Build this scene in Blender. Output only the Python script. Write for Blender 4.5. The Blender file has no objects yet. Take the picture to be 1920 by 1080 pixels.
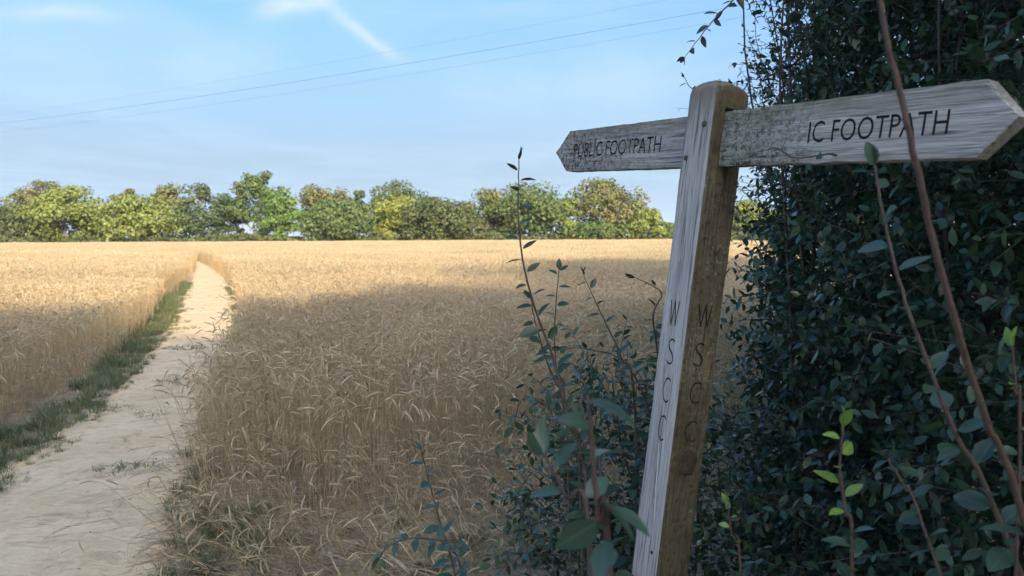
import bpy, bmesh, math
import numpy as np
from mathutils import Vector, Matrix, noise as mnoise

rng = np.random.default_rng(11)
SC = bpy.context.scene
COL = SC.collection
R = math.radians

# ------------------------------------------------------------------ camera
FPX = 1450.0                      # focal length in pixels of a 1920 px wide picture
CAM = Vector((0.0, 0.0, 1.6))
PITCH, ROLL = R(3.87), R(0.3)
fwd = Vector((0, math.cos(PITCH), -math.sin(PITCH)))
up0 = Vector((0, math.sin(PITCH), math.cos(PITCH)))
rt0 = Vector((1, 0, 0))
rgt = math.cos(ROLL) * rt0 - math.sin(ROLL) * up0
upv = math.cos(ROLL) * up0 + math.sin(ROLL) * rt0
cd = bpy.data.cameras.new('camera')
cam = bpy.data.objects.new('camera', cd)
COL.objects.link(cam)
m = Matrix((rgt, upv, -fwd)).transposed().to_4x4()
m.translation = CAM
cam.matrix_world = m
cd.sensor_width = 36.0
cd.lens = FPX / 1920 * 36.0
cd.clip_start = 0.05
cd.clip_end = 6000
cd.dof.use_dof = True
cd.dof.focus_distance = 3.2
cd.dof.aperture_fstop = 5.0
SC.camera = cam

def P(px, py, d):
    """point seen at pixel (px,py) of the photograph, d metres in front of the camera"""
    return CAM + d * (fwd + (px - 960) / FPX * rgt - (py - 540) / FPX * upv)

# ------------------------------------------------------------------ sun and sky
SUN_EL = R(23.0)
SUN_AZ = math.atan2(0.35, -0.94)           # compass angle from +Y towards +X : behind, to the right
to_sun = Vector((math.sin(SUN_AZ) * math.cos(SUN_EL), math.cos(SUN_AZ) * math.cos(SUN_EL), math.sin(SUN_EL)))
sl = bpy.data.lights.new('sun', 'SUN')
sl.energy = 2.0
sl.angle = R(0.53)
sl.color = (1.0, 0.80, 0.52)
so = bpy.data.objects.new('sun', sl)
COL.objects.link(so)
so.rotation_euler = to_sun.to_track_quat('Z', 'Y').to_euler()
so.location = to_sun * 60

W = bpy.data.worlds.new('World')
SC.world = W
W.use_nodes = True
SC.view_settings.view_transform = 'Standard'
SC.view_settings.look = 'None'
SC.view_settings.gamma = 1.0
SC.view_settings.use_curve_mapping = False
SC.view_settings.exposure = 1.85
SC.cycles.use_denoising = True
SC.cycles.max_bounces = 6
SC.cycles.diffuse_bounces = 3
SC.cycles.glossy_bounces = 2
SC.cycles.transmission_bounces = 3
SC.cycles.transparent_max_bounces = 4
SC.cycles.sample_clamp_indirect = 6.0


class NT:
    """small helper to wire shader nodes"""
    def __init__(self, tree):
        self.t = tree
        self.t.nodes.clear()

    def n(self, typ, ins=None, **props):
        nd = self.t.nodes.new(typ)
        for k, v in props.items():
            setattr(nd, k, v)
        for k, v in (ins or {}).items():
            s = nd.inputs[k]
            if hasattr(v, 'bl_idname') and hasattr(v, 'outputs'):
                v = v.outputs[0]
            if isinstance(v, bpy.types.NodeSocket):
                self.t.links.new(v, s)
            else:
                s.default_value = v
        return nd

    def math(self, op, a, b=0.0, clamp=False):
        return self.n('ShaderNodeMath', {0: a, 1: b}, operation=op, use_clamp=clamp)

    def ramp(self, fac, stops):
        nd = self.n('ShaderNodeValToRGB', {'Fac': fac})
        e = nd.color_ramp.elements
        while len(e) < len(stops):
            e.new(0.5)
        for el, (p, c) in zip(e, stops):
            el.position = p
            el.color = (c[0], c[1], c[2], 1) if hasattr(c, '__len__') else (c, c, c, 1)
        return nd

    def mix(self, fac, a, b, blend='MIX'):
        nd = self.n('ShaderNodeMix', data_type='RGBA', blend_type=blend)
        for s, v in ((nd.inputs[0], fac), (nd.inputs[6], a), (nd.inputs[7], b)):
            if hasattr(v, 'bl_idname') and hasattr(v, 'outputs'):
                v = v.outputs[2] if v.bl_idname == 'ShaderNodeMix' else v.outputs[0]
            if isinstance(v, bpy.types.NodeSocket):
                self.t.links.new(v, s)
            elif hasattr(v, '__len__'):
                s.default_value = (v[0], v[1], v[2], 1)
            else:
                s.default_value = v
        return nd.outputs[2]


t = NT(W.node_tree)
sky = t.n('ShaderNodeTexSky', sky_type='NISHITA', sun_disc=False, sun_elevation=SUN_EL, sun_rotation=SUN_AZ,
          altitude=0, air_density=1.0, dust_density=10.0, ozone_density=4.6)
tc = t.n('ShaderNodeTexCoord')
sep = t.n('ShaderNodeSeparateXYZ', {0: tc.outputs['Generated']})
zc = t.math('MAXIMUM', sep.outputs[2], 0.03)
pl = t.n('ShaderNodeCombineXYZ', {0: t.math('DIVIDE', sep.outputs[0], zc), 1: t.math('DIVIDE', sep.outputs[1], zc), 2: 0.0})
# thin cirrus: broad veil + fine stretched streaks, laid out on the cloud plane
veil = t.n('ShaderNodeTexNoise', {'Vector': t.n('ShaderNodeMapping', {0: pl, 3: (0.55, 0.30, 1), 1: (3.1, 1.7, 0)}),
                                  'Scale': 1.0, 'Detail': 5.0, 'Roughness': 0.55, 'Distortion': 0.5})
vr = t.ramp(veil, [(0.42, 0.0), (0.72, 0.50)])
stk = t.n('ShaderNodeTexNoise', {'Vector': t.n('ShaderNodeMapping', {0: pl, 2: (0, 0, R(38)), 3: (0.5, 2.6, 1)}),
                                 'Scale': 1.1, 'Detail': 7.0, 'Roughness': 0.62, 'Distortion': 0.8})
sr = t.ramp(stk, [(0.55, 0.0), (0.80, 0.40)])
def dirof(px, py):
    v = (P(px, py, 1.0) - CAM).normalized()
    return v
def streak(a, b, width, amp, seedscale):
    """one feathery streak between two sky directions"""
    A, B = dirof(*a), dirof(*b)
    mid = ((A + B) / 2).normalized()
    ax = (B - A); half = ax.length / 2; ax.normalize()
    nrm = mid.cross(ax).normalized()
    def dot(v): return t.n('ShaderNodeVectorMath', {0: tc.outputs['Generated'], 1: v}, operation='DOT_PRODUCT').outputs['Value']
    s = t.math('DIVIDE', dot(ax), half)
    wob = t.n('ShaderNodeTexNoise', {'Vector': tc.outputs['Generated'], 'Scale': seedscale, 'Detail': 6.0, 'Roughness': 0.65})
    q = t.math('ADD', dot(nrm), t.math('MULTIPLY', t.math('SUBTRACT', wob, 0.5), width * 2.2))
    q = t.math('DIVIDE', q, width)
    r2 = t.math('ADD', t.math('POWER', t.math('ABSOLUTE', s), 3.0), t.math('MULTIPLY', q, q))
    g = t.math('EXPONENT', t.math('MULTIPLY', r2, -1.6))
    front = t.math('GREATER_THAN', dot(mid), 0.7)
    tex = t.ramp(wob, [(0.30, 0.35), (0.65, 1.0)])
    return t.math('MULTIPLY', t.math('MULTIPLY', t.math('MULTIPLY', g, amp), front), tex)
# the veil thickens along the longer path towards the horizon, where its texture blurs out
hz_ = t.math('EXPONENT', t.math('MULTIPLY', t.math('MAXIMUM', sep.outputs[2], 0.0), -4.6))
cl = t.math('MULTIPLY', t.math('ADD', vr, sr), t.math('SUBTRACT', 1.0, hz_))
cl = t.math('ADD', t.math('ADD', cl, 0.08), t.math('MULTIPLY', hz_, 0.95))
cl = t.math('MINIMUM', cl, 0.98)
white = t.n('ShaderNodeRGB'); white.outputs[0].default_value = (1.10, 1.52, 1.98, 1)
skc = t.mix(cl, t.n('ShaderNodeHueSaturation', {'Color': sky, 'Saturation': 1.30, 'Value': 0.92}), white)
st = None
for args in (((600, -5), (745, 115), 0.009, 0.75, 9.0), ((470, 25), (640, -10), 0.015, 0.80, 14.0), ((-60, 22), (260, 28), 0.010, 0.42, 12.0),
             ((300, 150), (520, 90), 0.035, 0.22, 7.0), ((800, 190), (1300, 130), 0.05, 0.25, 6.0)):
    q = streak(*args)
    st = q if st is None else t.math('ADD', st, q)
white2 = t.n('ShaderNodeRGB'); white2.outputs[0].default_value = (1.65, 1.86, 2.05, 1)
skc = t.mix(t.math('MINIMUM', st, 0.85), skc, white2)
bg = t.n('ShaderNodeBackground', {'Color': skc, 'Strength': 0.15})
t.n('ShaderNodeOutputWorld', {'Surface': bg})

# ------------------------------------------------------------------ mesh helpers
def build_mesh(name, V, groups, smooth=True):
    """groups: list of (faces array (m,k), material index)"""
    V = np.asarray(V, dtype=np.float32).reshape(-1, 3)
    me = bpy.data.meshes.new(name)
    me.vertices.add(len(V)); me.vertices.foreach_set('co', V.ravel())
    li, ls, mi = [], [], []
    start = 0
    for F, mt in groups:
        F = np.asarray(F, dtype=np.int32)
        if F.size == 0:
            continue
        mm, k = F.shape
        li.append(F.ravel())
        ls.append(start + np.arange(mm, dtype=np.int32) * k)
        mi.append(np.full(mm, mt, np.int32))
        start += mm * k
    li = np.concatenate(li); ls = np.concatenate(ls); mi = np.concatenate(mi)
    me.loops.add(len(li)); me.loops.foreach_set('vertex_index', li)
    me.polygons.add(len(ls)); me.polygons.foreach_set('loop_start', ls)
    me.polygons.foreach_set('material_index', mi)
    me.polygons.foreach_set('use_smooth', np.full(len(ls), smooth, bool))
    me.update(calc_edges=True)
    me.validate()
    return me

def add(name, me, mats=None, parent=None, loc=None):
    o = bpy.data.objects.new(name, me)
    COL.objects.link(o)
    if mats is not None and me is not None and len(me.materials) == 0:
        for mt in (mats if isinstance(mats, (list, tuple)) else [mats]):
            me.materials.append(mt)
    if parent is not None:
        o.parent = parent
    if loc is not None:
        o.location = loc
    return o

def tag(o, label=None, cat=None, group=None, kind=None):
    if label: o['label'] = label
    if cat: o['category'] = cat
    if group: o['group'] = group
    if kind: o['kind'] = kind
    return o

class Acc:
    """accumulates vertices and quads/tris"""
    def __init__(self):
        self.v, self.q, self.t, self.c = [], {}, {}, 0
    def put(self, V, quads=None, tris=None, mi=0):
        V = np.asarray(V, float).reshape(-1, 3)
        if quads is not None and len(quads): self.q.setdefault(mi, []).append(np.asarray(quads) + self.c)
        if tris is not None and len(tris): self.t.setdefault(mi, []).append(np.asarray(tris) + self.c)
        self.v.append(V); self.c += len(V)
    def tube(self, pts, rad, sides=5, mi=0, cap=True):
        pts = np.asarray([tuple(p) for p in pts], float); n = len(pts)
        rad = np.broadcast_to(np.asarray(rad, float), (n,))
        T = np.gradient(pts, axis=0); T /= np.linalg.norm(T, axis=1)[:, None] + 1e-12
        ref = np.array([0.31, 0.17, 0.93]) if abs(T[0][2]) < 0.9 else np.array([1.0, 0.1, 0])
        A = np.cross(T, ref); A /= np.linalg.norm(A, axis=1)[:, None] + 1e-12
        B = np.cross(T, A)
        ang = np.arange(sides) / sides * 2 * np.pi
        V = pts[:, None] + rad[:, None, None] * (np.cos(ang)[None, :, None] * A[:, None] + np.sin(ang)[None, :, None] * B[:, None])
        i = np.arange(n - 1)[:, None] * sides; j = np.arange(sides)[None]; j2 = (j + 1) % sides
        Q = np.stack([i + j, i + j2, i + sides + j2, i + sides + j], -1).reshape(-1, 4)
        V = V.reshape(-1, 3); tr = []
        if cap:
            V = np.vstack([V, pts[0], pts[-1]]); b = n * sides
            for k in range(sides):
                tr += [(b, (k + 1) % sides, k), (b + 1, (n - 1) * sides + k, (n - 1) * sides + (k + 1) % sides)]
        self.put(V, Q, tr, mi)
    def mesh(self, name, smooth=True):
        gr = [(np.concatenate(a), k) for k, a in self.q.items()] + [(np.concatenate(a), k) for k, a in self.t.items()]
        return build_mesh(name, np.concatenate(self.v), gr, smooth)

def stamp(tv, faces, M, pos):
    """copy a template (verts tv, face arrays) to N places: M (N,3,3) matrices, pos (N,3)"""
    V = np.einsum('nij,kj->nki', M, tv) + pos[:, None, :]
    off = (np.arange(len(pos)) * len(tv))[:, None, None]
    return V.reshape(-1, 3), [(F[None] + off).reshape(-1, F.shape[1]) for F in faces]

def unit(v):
    return v / (np.linalg.norm(v, axis=-1, keepdims=True) + 1e-12)

def frames(d, nrm, s):
    """matrices whose X is d (length axis), Z about nrm; scaled by s (N,)"""
    X = unit(d); Y = unit(np.cross(nrm, X)); Z = np.cross(X, Y)
    return np.stack([X, Y, Z], -1) * np.asarray(s)[:, None, None]

def smooth_line(pts, n):
    """Catmull-Rom through control points"""
    p = np.asarray([tuple(q) for q in pts], float)
    p = np.vstack([2 * p[0] - p[1], p, 2 * p[-1] - p[-2]])
    out = []
    segs = len(p) - 3
    for u in np.linspace(0, segs - 1e-6, n):
        i = int(u); f = u - i
        a, b, c, d = p[i:i + 4]
        out.append(0.5 * (2 * b + (c - a) * f + (2 * a - 5 * b + 4 * c - d) * f * f + (3 * b - a - 3 * c + d) * f ** 3))
    return np.array(out)

# ------------------------------------------------------------------ materials
def material(name):
    mt = bpy.data.materials.new(name)
    mt.use_nodes = True
    return mt, NT(mt.node_tree)

def leafy(name, dark, light, rough=0.45, transl=0.3, tcol=None, spec=0.5, noise_scale=None, warm=None, vein=False):
    mt, t = material(name)
    gi = t.n('ShaderNodeNewGeometry'); oi = t.n('ShaderNodeObjectInfo')
    rnd = t.math('FRACT', t.math('ADD', gi.outputs['Random Per Island'], oi.outputs['Random']))
    colr = t.ramp(rnd, [(0.0, dark), (1.0, light)])
    c = colr.outputs[0]
    if noise_scale:
        nz = t.n('ShaderNodeTexNoise', {'Vector': t.n('ShaderNodeTexCoord').outputs['Object'], 'Scale': noise_scale, 'Detail': 3.0})
        c = t.mix(t.ramp(nz, [(0.40, 0.0), (0.66, 0.75)]), c, warm or light)
    if vein:
        xyz = t.n('ShaderNodeSeparateXYZ', {0: t.n('ShaderNodeTexCoord').outputs['Object']})
        vm = t.ramp(t.math('ABSOLUTE', xyz.outputs[1]), [(0.0, 1.0), (0.03, 0.0)])
        sv = t.math('ABSOLUTE', t.math('SINE', t.math('MULTIPLY', t.math('SUBTRACT', xyz.outputs[0], t.math('ABSOLUTE', xyz.outputs[1])), 26.0)))
        sv = t.ramp(sv, [(0.0, 0.6), (0.16, 0.0)])
        c = t.mix(t.math('MAXIMUM', vm, sv), c, tuple(min(1, x * 1.22 + 0.004) for x in light))
    bs = t.n('ShaderNodeBsdfPrincipled', {'Base Color': c, 'Roughness': rough, 'Specular IOR Level': spec})
    tr = t.n('ShaderNodeBsdfTranslucent', {'Color': t.mix(0.5, c, tcol or light)})
    mx = t.n('ShaderNodeMixShader', {0: transl, 1: bs, 2: tr})
    t.n('ShaderNodeOutputMaterial', {'Surface': mx})
    return mt

def straw(name, a, b, big=(0.75, 1.15)):
    """dry straw: varies from stem to stem and in drifts over the field"""
    mt, t = material(name)
    oi = t.n('ShaderNodeObjectInfo'); gi = t.n('ShaderNodeNewGeometry')
    rnd = t.math('FRACT', t.math('ADD', gi.outputs['Random Per Island'], oi.outputs['Random']))
    c = t.ramp(rnd, [(0.0, a), (1.0, b)]).outputs[0]
    nz = t.n('ShaderNodeTexNoise', {'Vector': t.n('ShaderNodeMapping', {0: gi.outputs['Position'], 3: (1, 1, 0)}), 'Scale': 0.22, 'Detail': 4.0, 'Roughness': 0.6})
    c = t.mix(1.0, c, t.ramp(nz, [(0.30, big[0]), (0.72, big[1])]), 'MULTIPLY')
    bs = t.n('ShaderNodeBsdfPrincipled', {'Base Color': c, 'Roughness': 0.6, 'Specular IOR Level': 0.25})
    tr = t.n('ShaderNodeBsdfTranslucent', {'Color': c})
    t.n('ShaderNodeOutputMaterial', {'Surface': t.n('ShaderNodeMixShader', {0: 0.28, 1: bs, 2: tr})})
    return mt

M_STALK = straw('wheat_stalk', (0.50, 0.38, 0.205), (0.72, 0.575, 0.35))
M_EAR = straw('wheat_ear', (0.52, 0.41, 0.255), (0.72, 0.60, 0.40))
M_STRAW = straw('loose_straw', (0.30, 0.21, 0.11), (0.55, 0.42, 0.25))
M_GRASS = leafy('grass_blade', (0.095, 0.125, 0.05), (0.20, 0.225, 0.10), 0.5, 0.3, noise_scale=1.6, warm=(0.26, 0.235, 0.12))
M_HEDGE = leafy('hedge_leaf', (0.020, 0.048, 0.028), (0.058, 0.112, 0.058), 0.32, 0.20, (0.07, 0.14, 0.03), 0.5)
M_SPRIG = leafy('shoot_leaf', (0.024, 0.054, 0.040), (0.050, 0.096, 0.064), 0.38, 0.20, (0.10, 0.18, 0.04), 0.5, vein=True)
M_DARKLEAF = leafy('thorn_leaf', (0.016, 0.036, 0.017), (0.036, 0.068, 0.032), 0.42, 0.22, (0.09, 0.15, 0.03), 0.5, vein=True)
M_YOUNG = leafy('young_leaf', (0.12, 0.22, 0.05), (0.20, 0.32, 0.07), 0.42, 0.35, (0.24, 0.38, 0.06), 0.5, vein=True)

def bark(name, a, b, scale=30.0, rough=0.8):
    mt, t = material(name)
    co = t.n('ShaderNodeTexCoord').outputs['Object']
    nz = t.n('ShaderNodeTexNoise', {'Vector': co, 'Scale': scale, 'Detail': 5.0, 'Roughness': 0.65})
    c = t.ramp(nz, [(0.3, a), (0.7, b)])
    bp = t.n('ShaderNodeBump', {'Height': nz, 'Strength': 0.4, 'Distance': 0.004})
    bs = t.n('ShaderNodeBsdfPrincipled', {'Base Color': c, 'Roughness': rough, 'Normal': bp})
    t.n('ShaderNodeOutputMaterial', {'Surface': bs})
    return mt

M_TWIG = bark('twig_bark', (0.045, 0.036, 0.032), (0.11, 0.085, 0.07), 60)
M_REDTWIG = bark('red_twig_bark', (0.045, 0.029, 0.025), (0.105, 0.066, 0.054), 60)
M_TRUNK = bark('tree_bark', (0.09, 0.08, 0.065), (0.24, 0.22, 0.19), 2.5)

# soil of field and path
def soil(name, c1, c2, c3, fleck):
    mt, t = material(name)
    pos = t.n('ShaderNodeNewGeometry').outputs['Position']
    n1 = t.n('ShaderNodeTexNoise', {'Vector': pos, 'Scale': 1.3, 'Detail': 6.0, 'Roughness': 0.6})
    n2 = t.n('ShaderNodeTexNoise', {'Vector': pos, 'Scale': 14.0, 'Detail': 8.0, 'Roughness': 0.65})
    n3 = t.n('ShaderNodeTexNoise', {'Vector': t.n('ShaderNodeMapping', {0: pos, 2: (0, 0, R(70)), 3: (6, 42, 6)}), 'Scale': 1.0, 'Detail': 4.0, 'Roughness': 0.6, 'Distortion': 0.6})
    c = t.mix(t.ramp(n1, [(0.35, 0.0), (0.68, 1.0)]), c1, c2)
    c = t.mix(t.ramp(n2, [(0.46, 0.0), (0.70, 0.6)]), c, c3)
    c = t.mix(t.ramp(n3, [(0.62, 0.0), (0.74, 0.55)]), c, fleck)
    n4 = t.n('ShaderNodeTexNoise', {'Vector': pos, 'Scale': 3.4, 'Detail': 7.0, 'Roughness': 0.7, 'Distortion': 0.7})
    c = t.mix(t.ramp(n4, [(0.53, 0.0), (0.70, 0.7)]), c, fleck)
    h = t.math('ADD', t.math('MULTIPLY', n2, 1.0), t.math('ADD', t.math('MULTIPLY', n3, 0.5), t.math('MULTIPLY', n4, 1.6)))
    bp = t.n('ShaderNodeBump', {'Height': h, 'Strength': 0.7, 'Distance': 0.03})
    bs = t.n('ShaderNodeBsdfPrincipled', {'Base Color': c, 'Roughness': 0.9, 'Specular IOR Level': 0.15, 'Normal': bp})
    t.n('ShaderNodeOutputMaterial', {'Surface': bs})
    return mt
M_PATH = soil('trodden_soil', (0.66, 0.50, 0.295), (0.76, 0.60, 0.385), (0.54, 0.39, 0.215), (0.28, 0.195, 0.105))
M_GROUND = soil('field_soil', (0.40, 0.31, 0.19), (0.48, 0.38, 0.245), (0.30, 0.225, 0.135), (0.18, 0.13, 0.075))

# ------------------------------------------------------------------ ground and path
gs = 2500.0
ys = np.array([-gs, -60, -20, 0, 10, 30, 80, 200, 600, gs])
gv = [(x, y, 0.0) for y in ys for x in ys]
k = len(ys)
gq = [(j * k + i, j * k + i + 1, (j + 1) * k + i + 1, (j + 1) * k + i) for j in range(k - 1) for i in range(k - 1)]
tag(add('ground', build_mesh('ground', gv, [(np.array(gq), 0)]), M_GROUND), kind='structure')

PATHC = np.array([(-1.2, 0.0), (-1.9, 2.5), (-2.3, 3.64), (-2.45, 4.16), (-2.9, 5.42), (-3.4, 7.3), (-4.03, 9.35), (-5.87, 14.7),
                  (-7.85, 19.8), (-15.9, 40), (-34.6, 83), (-60, 142), (-75, 176)])
pc = smooth_line([(x, y, 0) for x, y in PATHC], 900)[:, :2]
pc_t = unit(np.gradient(pc, axis=0)); pc_n = np.stack([pc_t[:, 1], -pc_t[:, 0]], -1)   # to the right of travel

def path_half(y):
    return np.interp(y, [0, 3.6, 4.2, 5.4, 7.3, 9.4, 14.7, 20, 36, 52, 70], [0.65, 0.62, 0.56, 0.58, 0.50, 0.48, 0.52, 0.62, 0.46, 0.16, 0.10])

def path_offset(x, y):
    """signed distance right(+)/left(-) of the path centre and the local half width"""
    xy = np.stack([x, y], -1)
    yi = pc[:, 1]
    cx = np.interp(y, yi, pc[:, 0]); tx = np.interp(y, yi, pc_t[:, 0]); ty = np.interp(y, yi, pc_t[:, 1])
    return (x - cx) * ty, path_half(y)

def n2(x, y, s, seed=0.0):
    return np.array([mnoise.noise(Vector((a * s, b * s, seed))) for a, b in zip(np.ravel(x), np.ravel(y))]).reshape(np.shape(x))

U = np.linspace(-1, 1, 27)
rows = np.concatenate([np.linspace(2, 25, 190), np.linspace(25.5, 176, 70)])
PV = []
for y in rows:
    cx = np.interp(y, pc[:, 1], pc[:, 0]); nx, ny = (np.interp(y, pc[:, 1], pc_n[:, i]) for i in (0, 1))
    hl = path_half(y) * 1.12 + min(1, path_half(y) / 0.4) * 0.14 * mnoise.noise(Vector((y * 1.3, 3, 0))) + min(1, path_half(y) / 0.4) * 0.06 * mnoise.noise(Vector((y * 5, 3, 0)))
    hr = path_half(y) * 1.12 + min(1, path_half(y) / 0.4) * 0.14 * mnoise.noise(Vector((y * 1.3, 9, 0))) + min(1, path_half(y) / 0.4) * 0.06 * mnoise.noise(Vector((y * 5, 9, 0)))
    for u in U:
        off = u * (hr if u > 0 else hl)
        x, yy = cx + nx * off, y + ny * off
        e = 1 - abs(u) ** 6
        z = 0.004 + e * (0.022 + 0.018 * mnoise.noise(Vector((x * 1.7, yy * 1.7, 1))) + 0.010 * mnoise.noise(Vector((x * 6, yy * 6, 2))) + 0.004 * mnoise.noise(Vector((x * 19, yy * 19, 2))))
        PV.append((x, yy, max(z, 0.004)))
k = len(U)
PQ = np.array([(j * k + i, j * k + i + 1, (j + 1) * k + i + 1, (j + 1) * k + i) for j in range(len(rows) - 1) for i in range(k - 1)])
tag(add('path', build_mesh('path', PV, [(PQ, 0)]), M_PATH), kind='structure')

# ------------------------------------------------------------------ scatter helper (geometry nodes)
def variant_collection(name, meshes):
    c = bpy.data.collections.new(name)
    for i, me in enumerate(meshes):
        o = bpy.data.objects.new('%s_%02d' % (name, i), me)
        c.objects.link(o)
    return c

def scatter(name, pts, rot, scl, idx, coll, label, cat):
    me = bpy.data.meshes.new(name)
    n = len(pts)
    me.vertices.add(n); me.vertices.foreach_set('co', np.asarray(pts, np.float32).ravel())
    a = me.attributes.new('rot', 'FLOAT_VECTOR', 'POINT'); a.data.foreach_set('vector', np.asarray(rot, np.float32).ravel())
    a = me.attributes.new('scl', 'FLOAT', 'POINT'); a.data.foreach_set('value', np.asarray(scl, np.float32))
    a = me.attributes.new('idx', 'INT', 'POINT'); a.data.foreach_set('value', np.asarray(idx, np.int32))
    o = add(name, me)
    g = bpy.data.node_groups.new(name, 'GeometryNodeTree')
    g.interface.new_socket('Geometry', in_out='INPUT', socket_type='NodeSocketGeometry')
    g.interface.new_socket('Geometry', in_out='OUTPUT', socket_type='NodeSocketGeometry')
    N = g.nodes.new
    i_, o_ = N('NodeGroupInput'), N('NodeGroupOutput')
    ip, ci, er = N('GeometryNodeInstanceOnPoints'), N('GeometryNodeCollectionInfo'), N('FunctionNodeEulerToRotation')
    ci.inputs[0].default_value = coll; ci.inputs[1].default_value = True; ci.inputs[2].default_value = True
    def attr(nm, ty):
        x = N('GeometryNodeInputNamedAttribute'); x.data_type = ty; x.inputs[0].default_value = nm
        return x.outputs[0]
    L = g.links.new
    mp = N('GeometryNodeMeshToPoints')
    L(i_.outputs[0], mp.inputs[0]); L(mp.outputs[0], ip.inputs['Points'])
    L(ci.outputs[0], ip.inputs['Instance']); ip.inputs['Pick Instance'].default_value = True
    L(attr('idx', 'INT'), ip.inputs['Instance Index'])
    L(attr('rot', 'FLOAT_VECTOR'), er.inputs[0]); L(er.outputs[0], ip.inputs['Rotation'])
    L(attr('scl', 'FLOAT'), ip.inputs['Scale']); L(ip.outputs[0], o_.inputs[0])
    o.modifiers.new('scatter', 'NODES').node_group = g
    return tag(o, label, cat, kind='stuff')

# ------------------------------------------------------------------ wheat
def wheat_stalk(acc, r, x0=0.0, y0=0.0, h=0.78, lod=0, lean=0.0):
    """one stem with a nodding ear and a dry leaf"""
    a = r.uniform(0, 2 * np.pi); dx, dy = math.cos(a), math.sin(a)
    nod = r.choice([0.25, 0.9, 1.6, 2.2, 2.6], p=[0.18, 0.22, 0.24, 0.22, 0.14]) + r.uniform(-.2, .2)
    h = h * r.uniform(0.88, 1.06)
    st, rad = [], []
    p = np.array([x0, y0, 0.0]); th = lean + r.uniform(-.03, .08)
    n = (7, 4, 3)[lod]; m = (6, 4, 2)[lod]
    for i in range(n):
        st.append(p.copy()); rad.append((0.0021, 0.0030, 0.007)[lod] * (1 - 0.35 * i / n))
        if i < n - 1:
            th += r.uniform(-.02, .04)
            p = p + np.array([dx * math.sin(th), dy * math.sin(th), math.cos(th)]) * h * 0.86 / (n - 1)
    neck = 0.16 * h * r.uniform(0.8, 1.2)
    for i in range(m):
        th += nod / m * 0.75
        p = p + np.array([dx * math.sin(th), dy * math.sin(th), math.cos(th)]) * neck / m
        st.append(p.copy()); rad.append((0.0014, 0.0022, 0.006)[lod])
    acc.tube(st, rad, 3, 0, cap=False)
    # ear
    L = r.uniform(0.075, 0.105); k = (13, 5, 3)[lod]
    ep, er = [], []
    for i in range(k):
        f = i / (k - 1)
        env = math.sin(math.pi * min(1, 0.12 + f * 0.82)) ** 0.6
        er.append((0.0056, 0.0068, 0.012)[lod] * env * (1.0 if lod else (1.12 if i % 2 else 0.72)))
        ep.append(p.copy())
        th += nod / k * 0.42
        p = p + np.array([dx * math.sin(th), dy * math.sin(th), math.cos(th)]) * L / (k - 1)
    acc.tube(ep, er, (5, 4, 3)[lod], 1, cap=(lod == 0))
    # dry leaf ribbons
    for _ in range((2, 1, 0)[lod] if r.random() < 0.75 else 0):
        b = r.uniform(0, 2 * np.pi); bx, by = math.cos(b), math.sin(b)
        z = h * r.uniform(0.25, 0.75); q = np.array(st[min(n - 1, int(z / h * n))]); t0 = r.uniform(0.3, 0.9); w = r.uniform(0.003, 0.0055)
        V = []; ns = 5
        for i in range(ns):
            ww = w * (1 - (i / (ns - 1)) ** 1.5 * 0.9)
            V += [q + np.array([-by, bx, 0]) * ww, q - np.array([-by, bx, 0.3]) * ww]
            t0 += r.uniform(0.25, 0.75)
            q = q + np.array([bx * math.sin(t0), by * math.sin(t0), math.cos(t0)]) * r.uniform(0.03, 0.06)
        acc.put(V, [(2 * i, 2 * i + 1, 2 * i + 3, 2 * i + 2) for i in range(ns - 1)], mi=0)

def wheat_meshes(n, count, size, lod, h=0.78, lean=0.0):
    out = []
    for i in range(n):
        r = np.random.default_rng(100 * lod + i + 7)
        acc = Acc()
        for j in range(count):
            x0, y0 = (r.uniform(-size / 2, size / 2, 2) if count > 1 else (0, 0))
            wheat_stalk(acc, r, x0, y0, h, lod, lean)
        me = acc.mesh('wheat_%d_%d' % (lod, i)); me.materials.append(M_STALK); me.materials.append(M_EAR)
        out.append(me)
    return out

def field_points(y0, y1, step, jit, xpad=2.0):
    ys_ = np.arange(y0, y1, step); out = []
    for y in ys_:
        x = np.arange(-0.72 * y - xpad, 0.72 * y + xpad, step)
        out.append(np.stack([x, np.full_like(x, y)], -1))
    p = np.concatenate(out)
    return p + rng.uniform(-jit, jit, p.shape)

def hedge_x(y):
    """where the hedge bank starts, to the right"""
    return np.interp(y, [0, 2.0, 3.0, 4.5, 8, 20, 60], [0.55, 0.35, 0.55, 1.6, 3.6, 9.5, 30])

def front_edge(x):
    return np.interp(x, [-2.2, -1.6, -1.25, -0.9, -0.3, 0.3, 1.0], [4.7, 4.6, 4.3, 3.8, 4.35, 4.75, 4.8])

def wheat_mask(p, half, left_verge):
    x, y = p[:, 0], p[:, 1]
    off, hw = path_offset(x, y)
    edge_n = 0.10 * n2(x, y, 1.1, 5.0)
    lv = left_verge * np.interp(y, [4, 6, 18, 26], [0.25, 0.42, 0.45, 0.05])
    rv = np.interp(y, [4, 6.5, 9, 18, 30, 45], [0.04, 0.12, 0.16, 0.12, 0.0, -0.25])
    ok = (off > hw + half + edge_n + rv) | (off < -(hw + half + edge_n + lv))
    return ok & (x < hedge_x(y) - half * 0.5), off, hw

def rots(n, tilt, lean_dir=None, lean_amt=None):
    r = np.zeros((n, 3))
    r[:, 0] = np.abs(rng.normal(0, tilt, n)); r[:, 2] = rng.uniform(0, 2 * np.pi, n)
    return r

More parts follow.
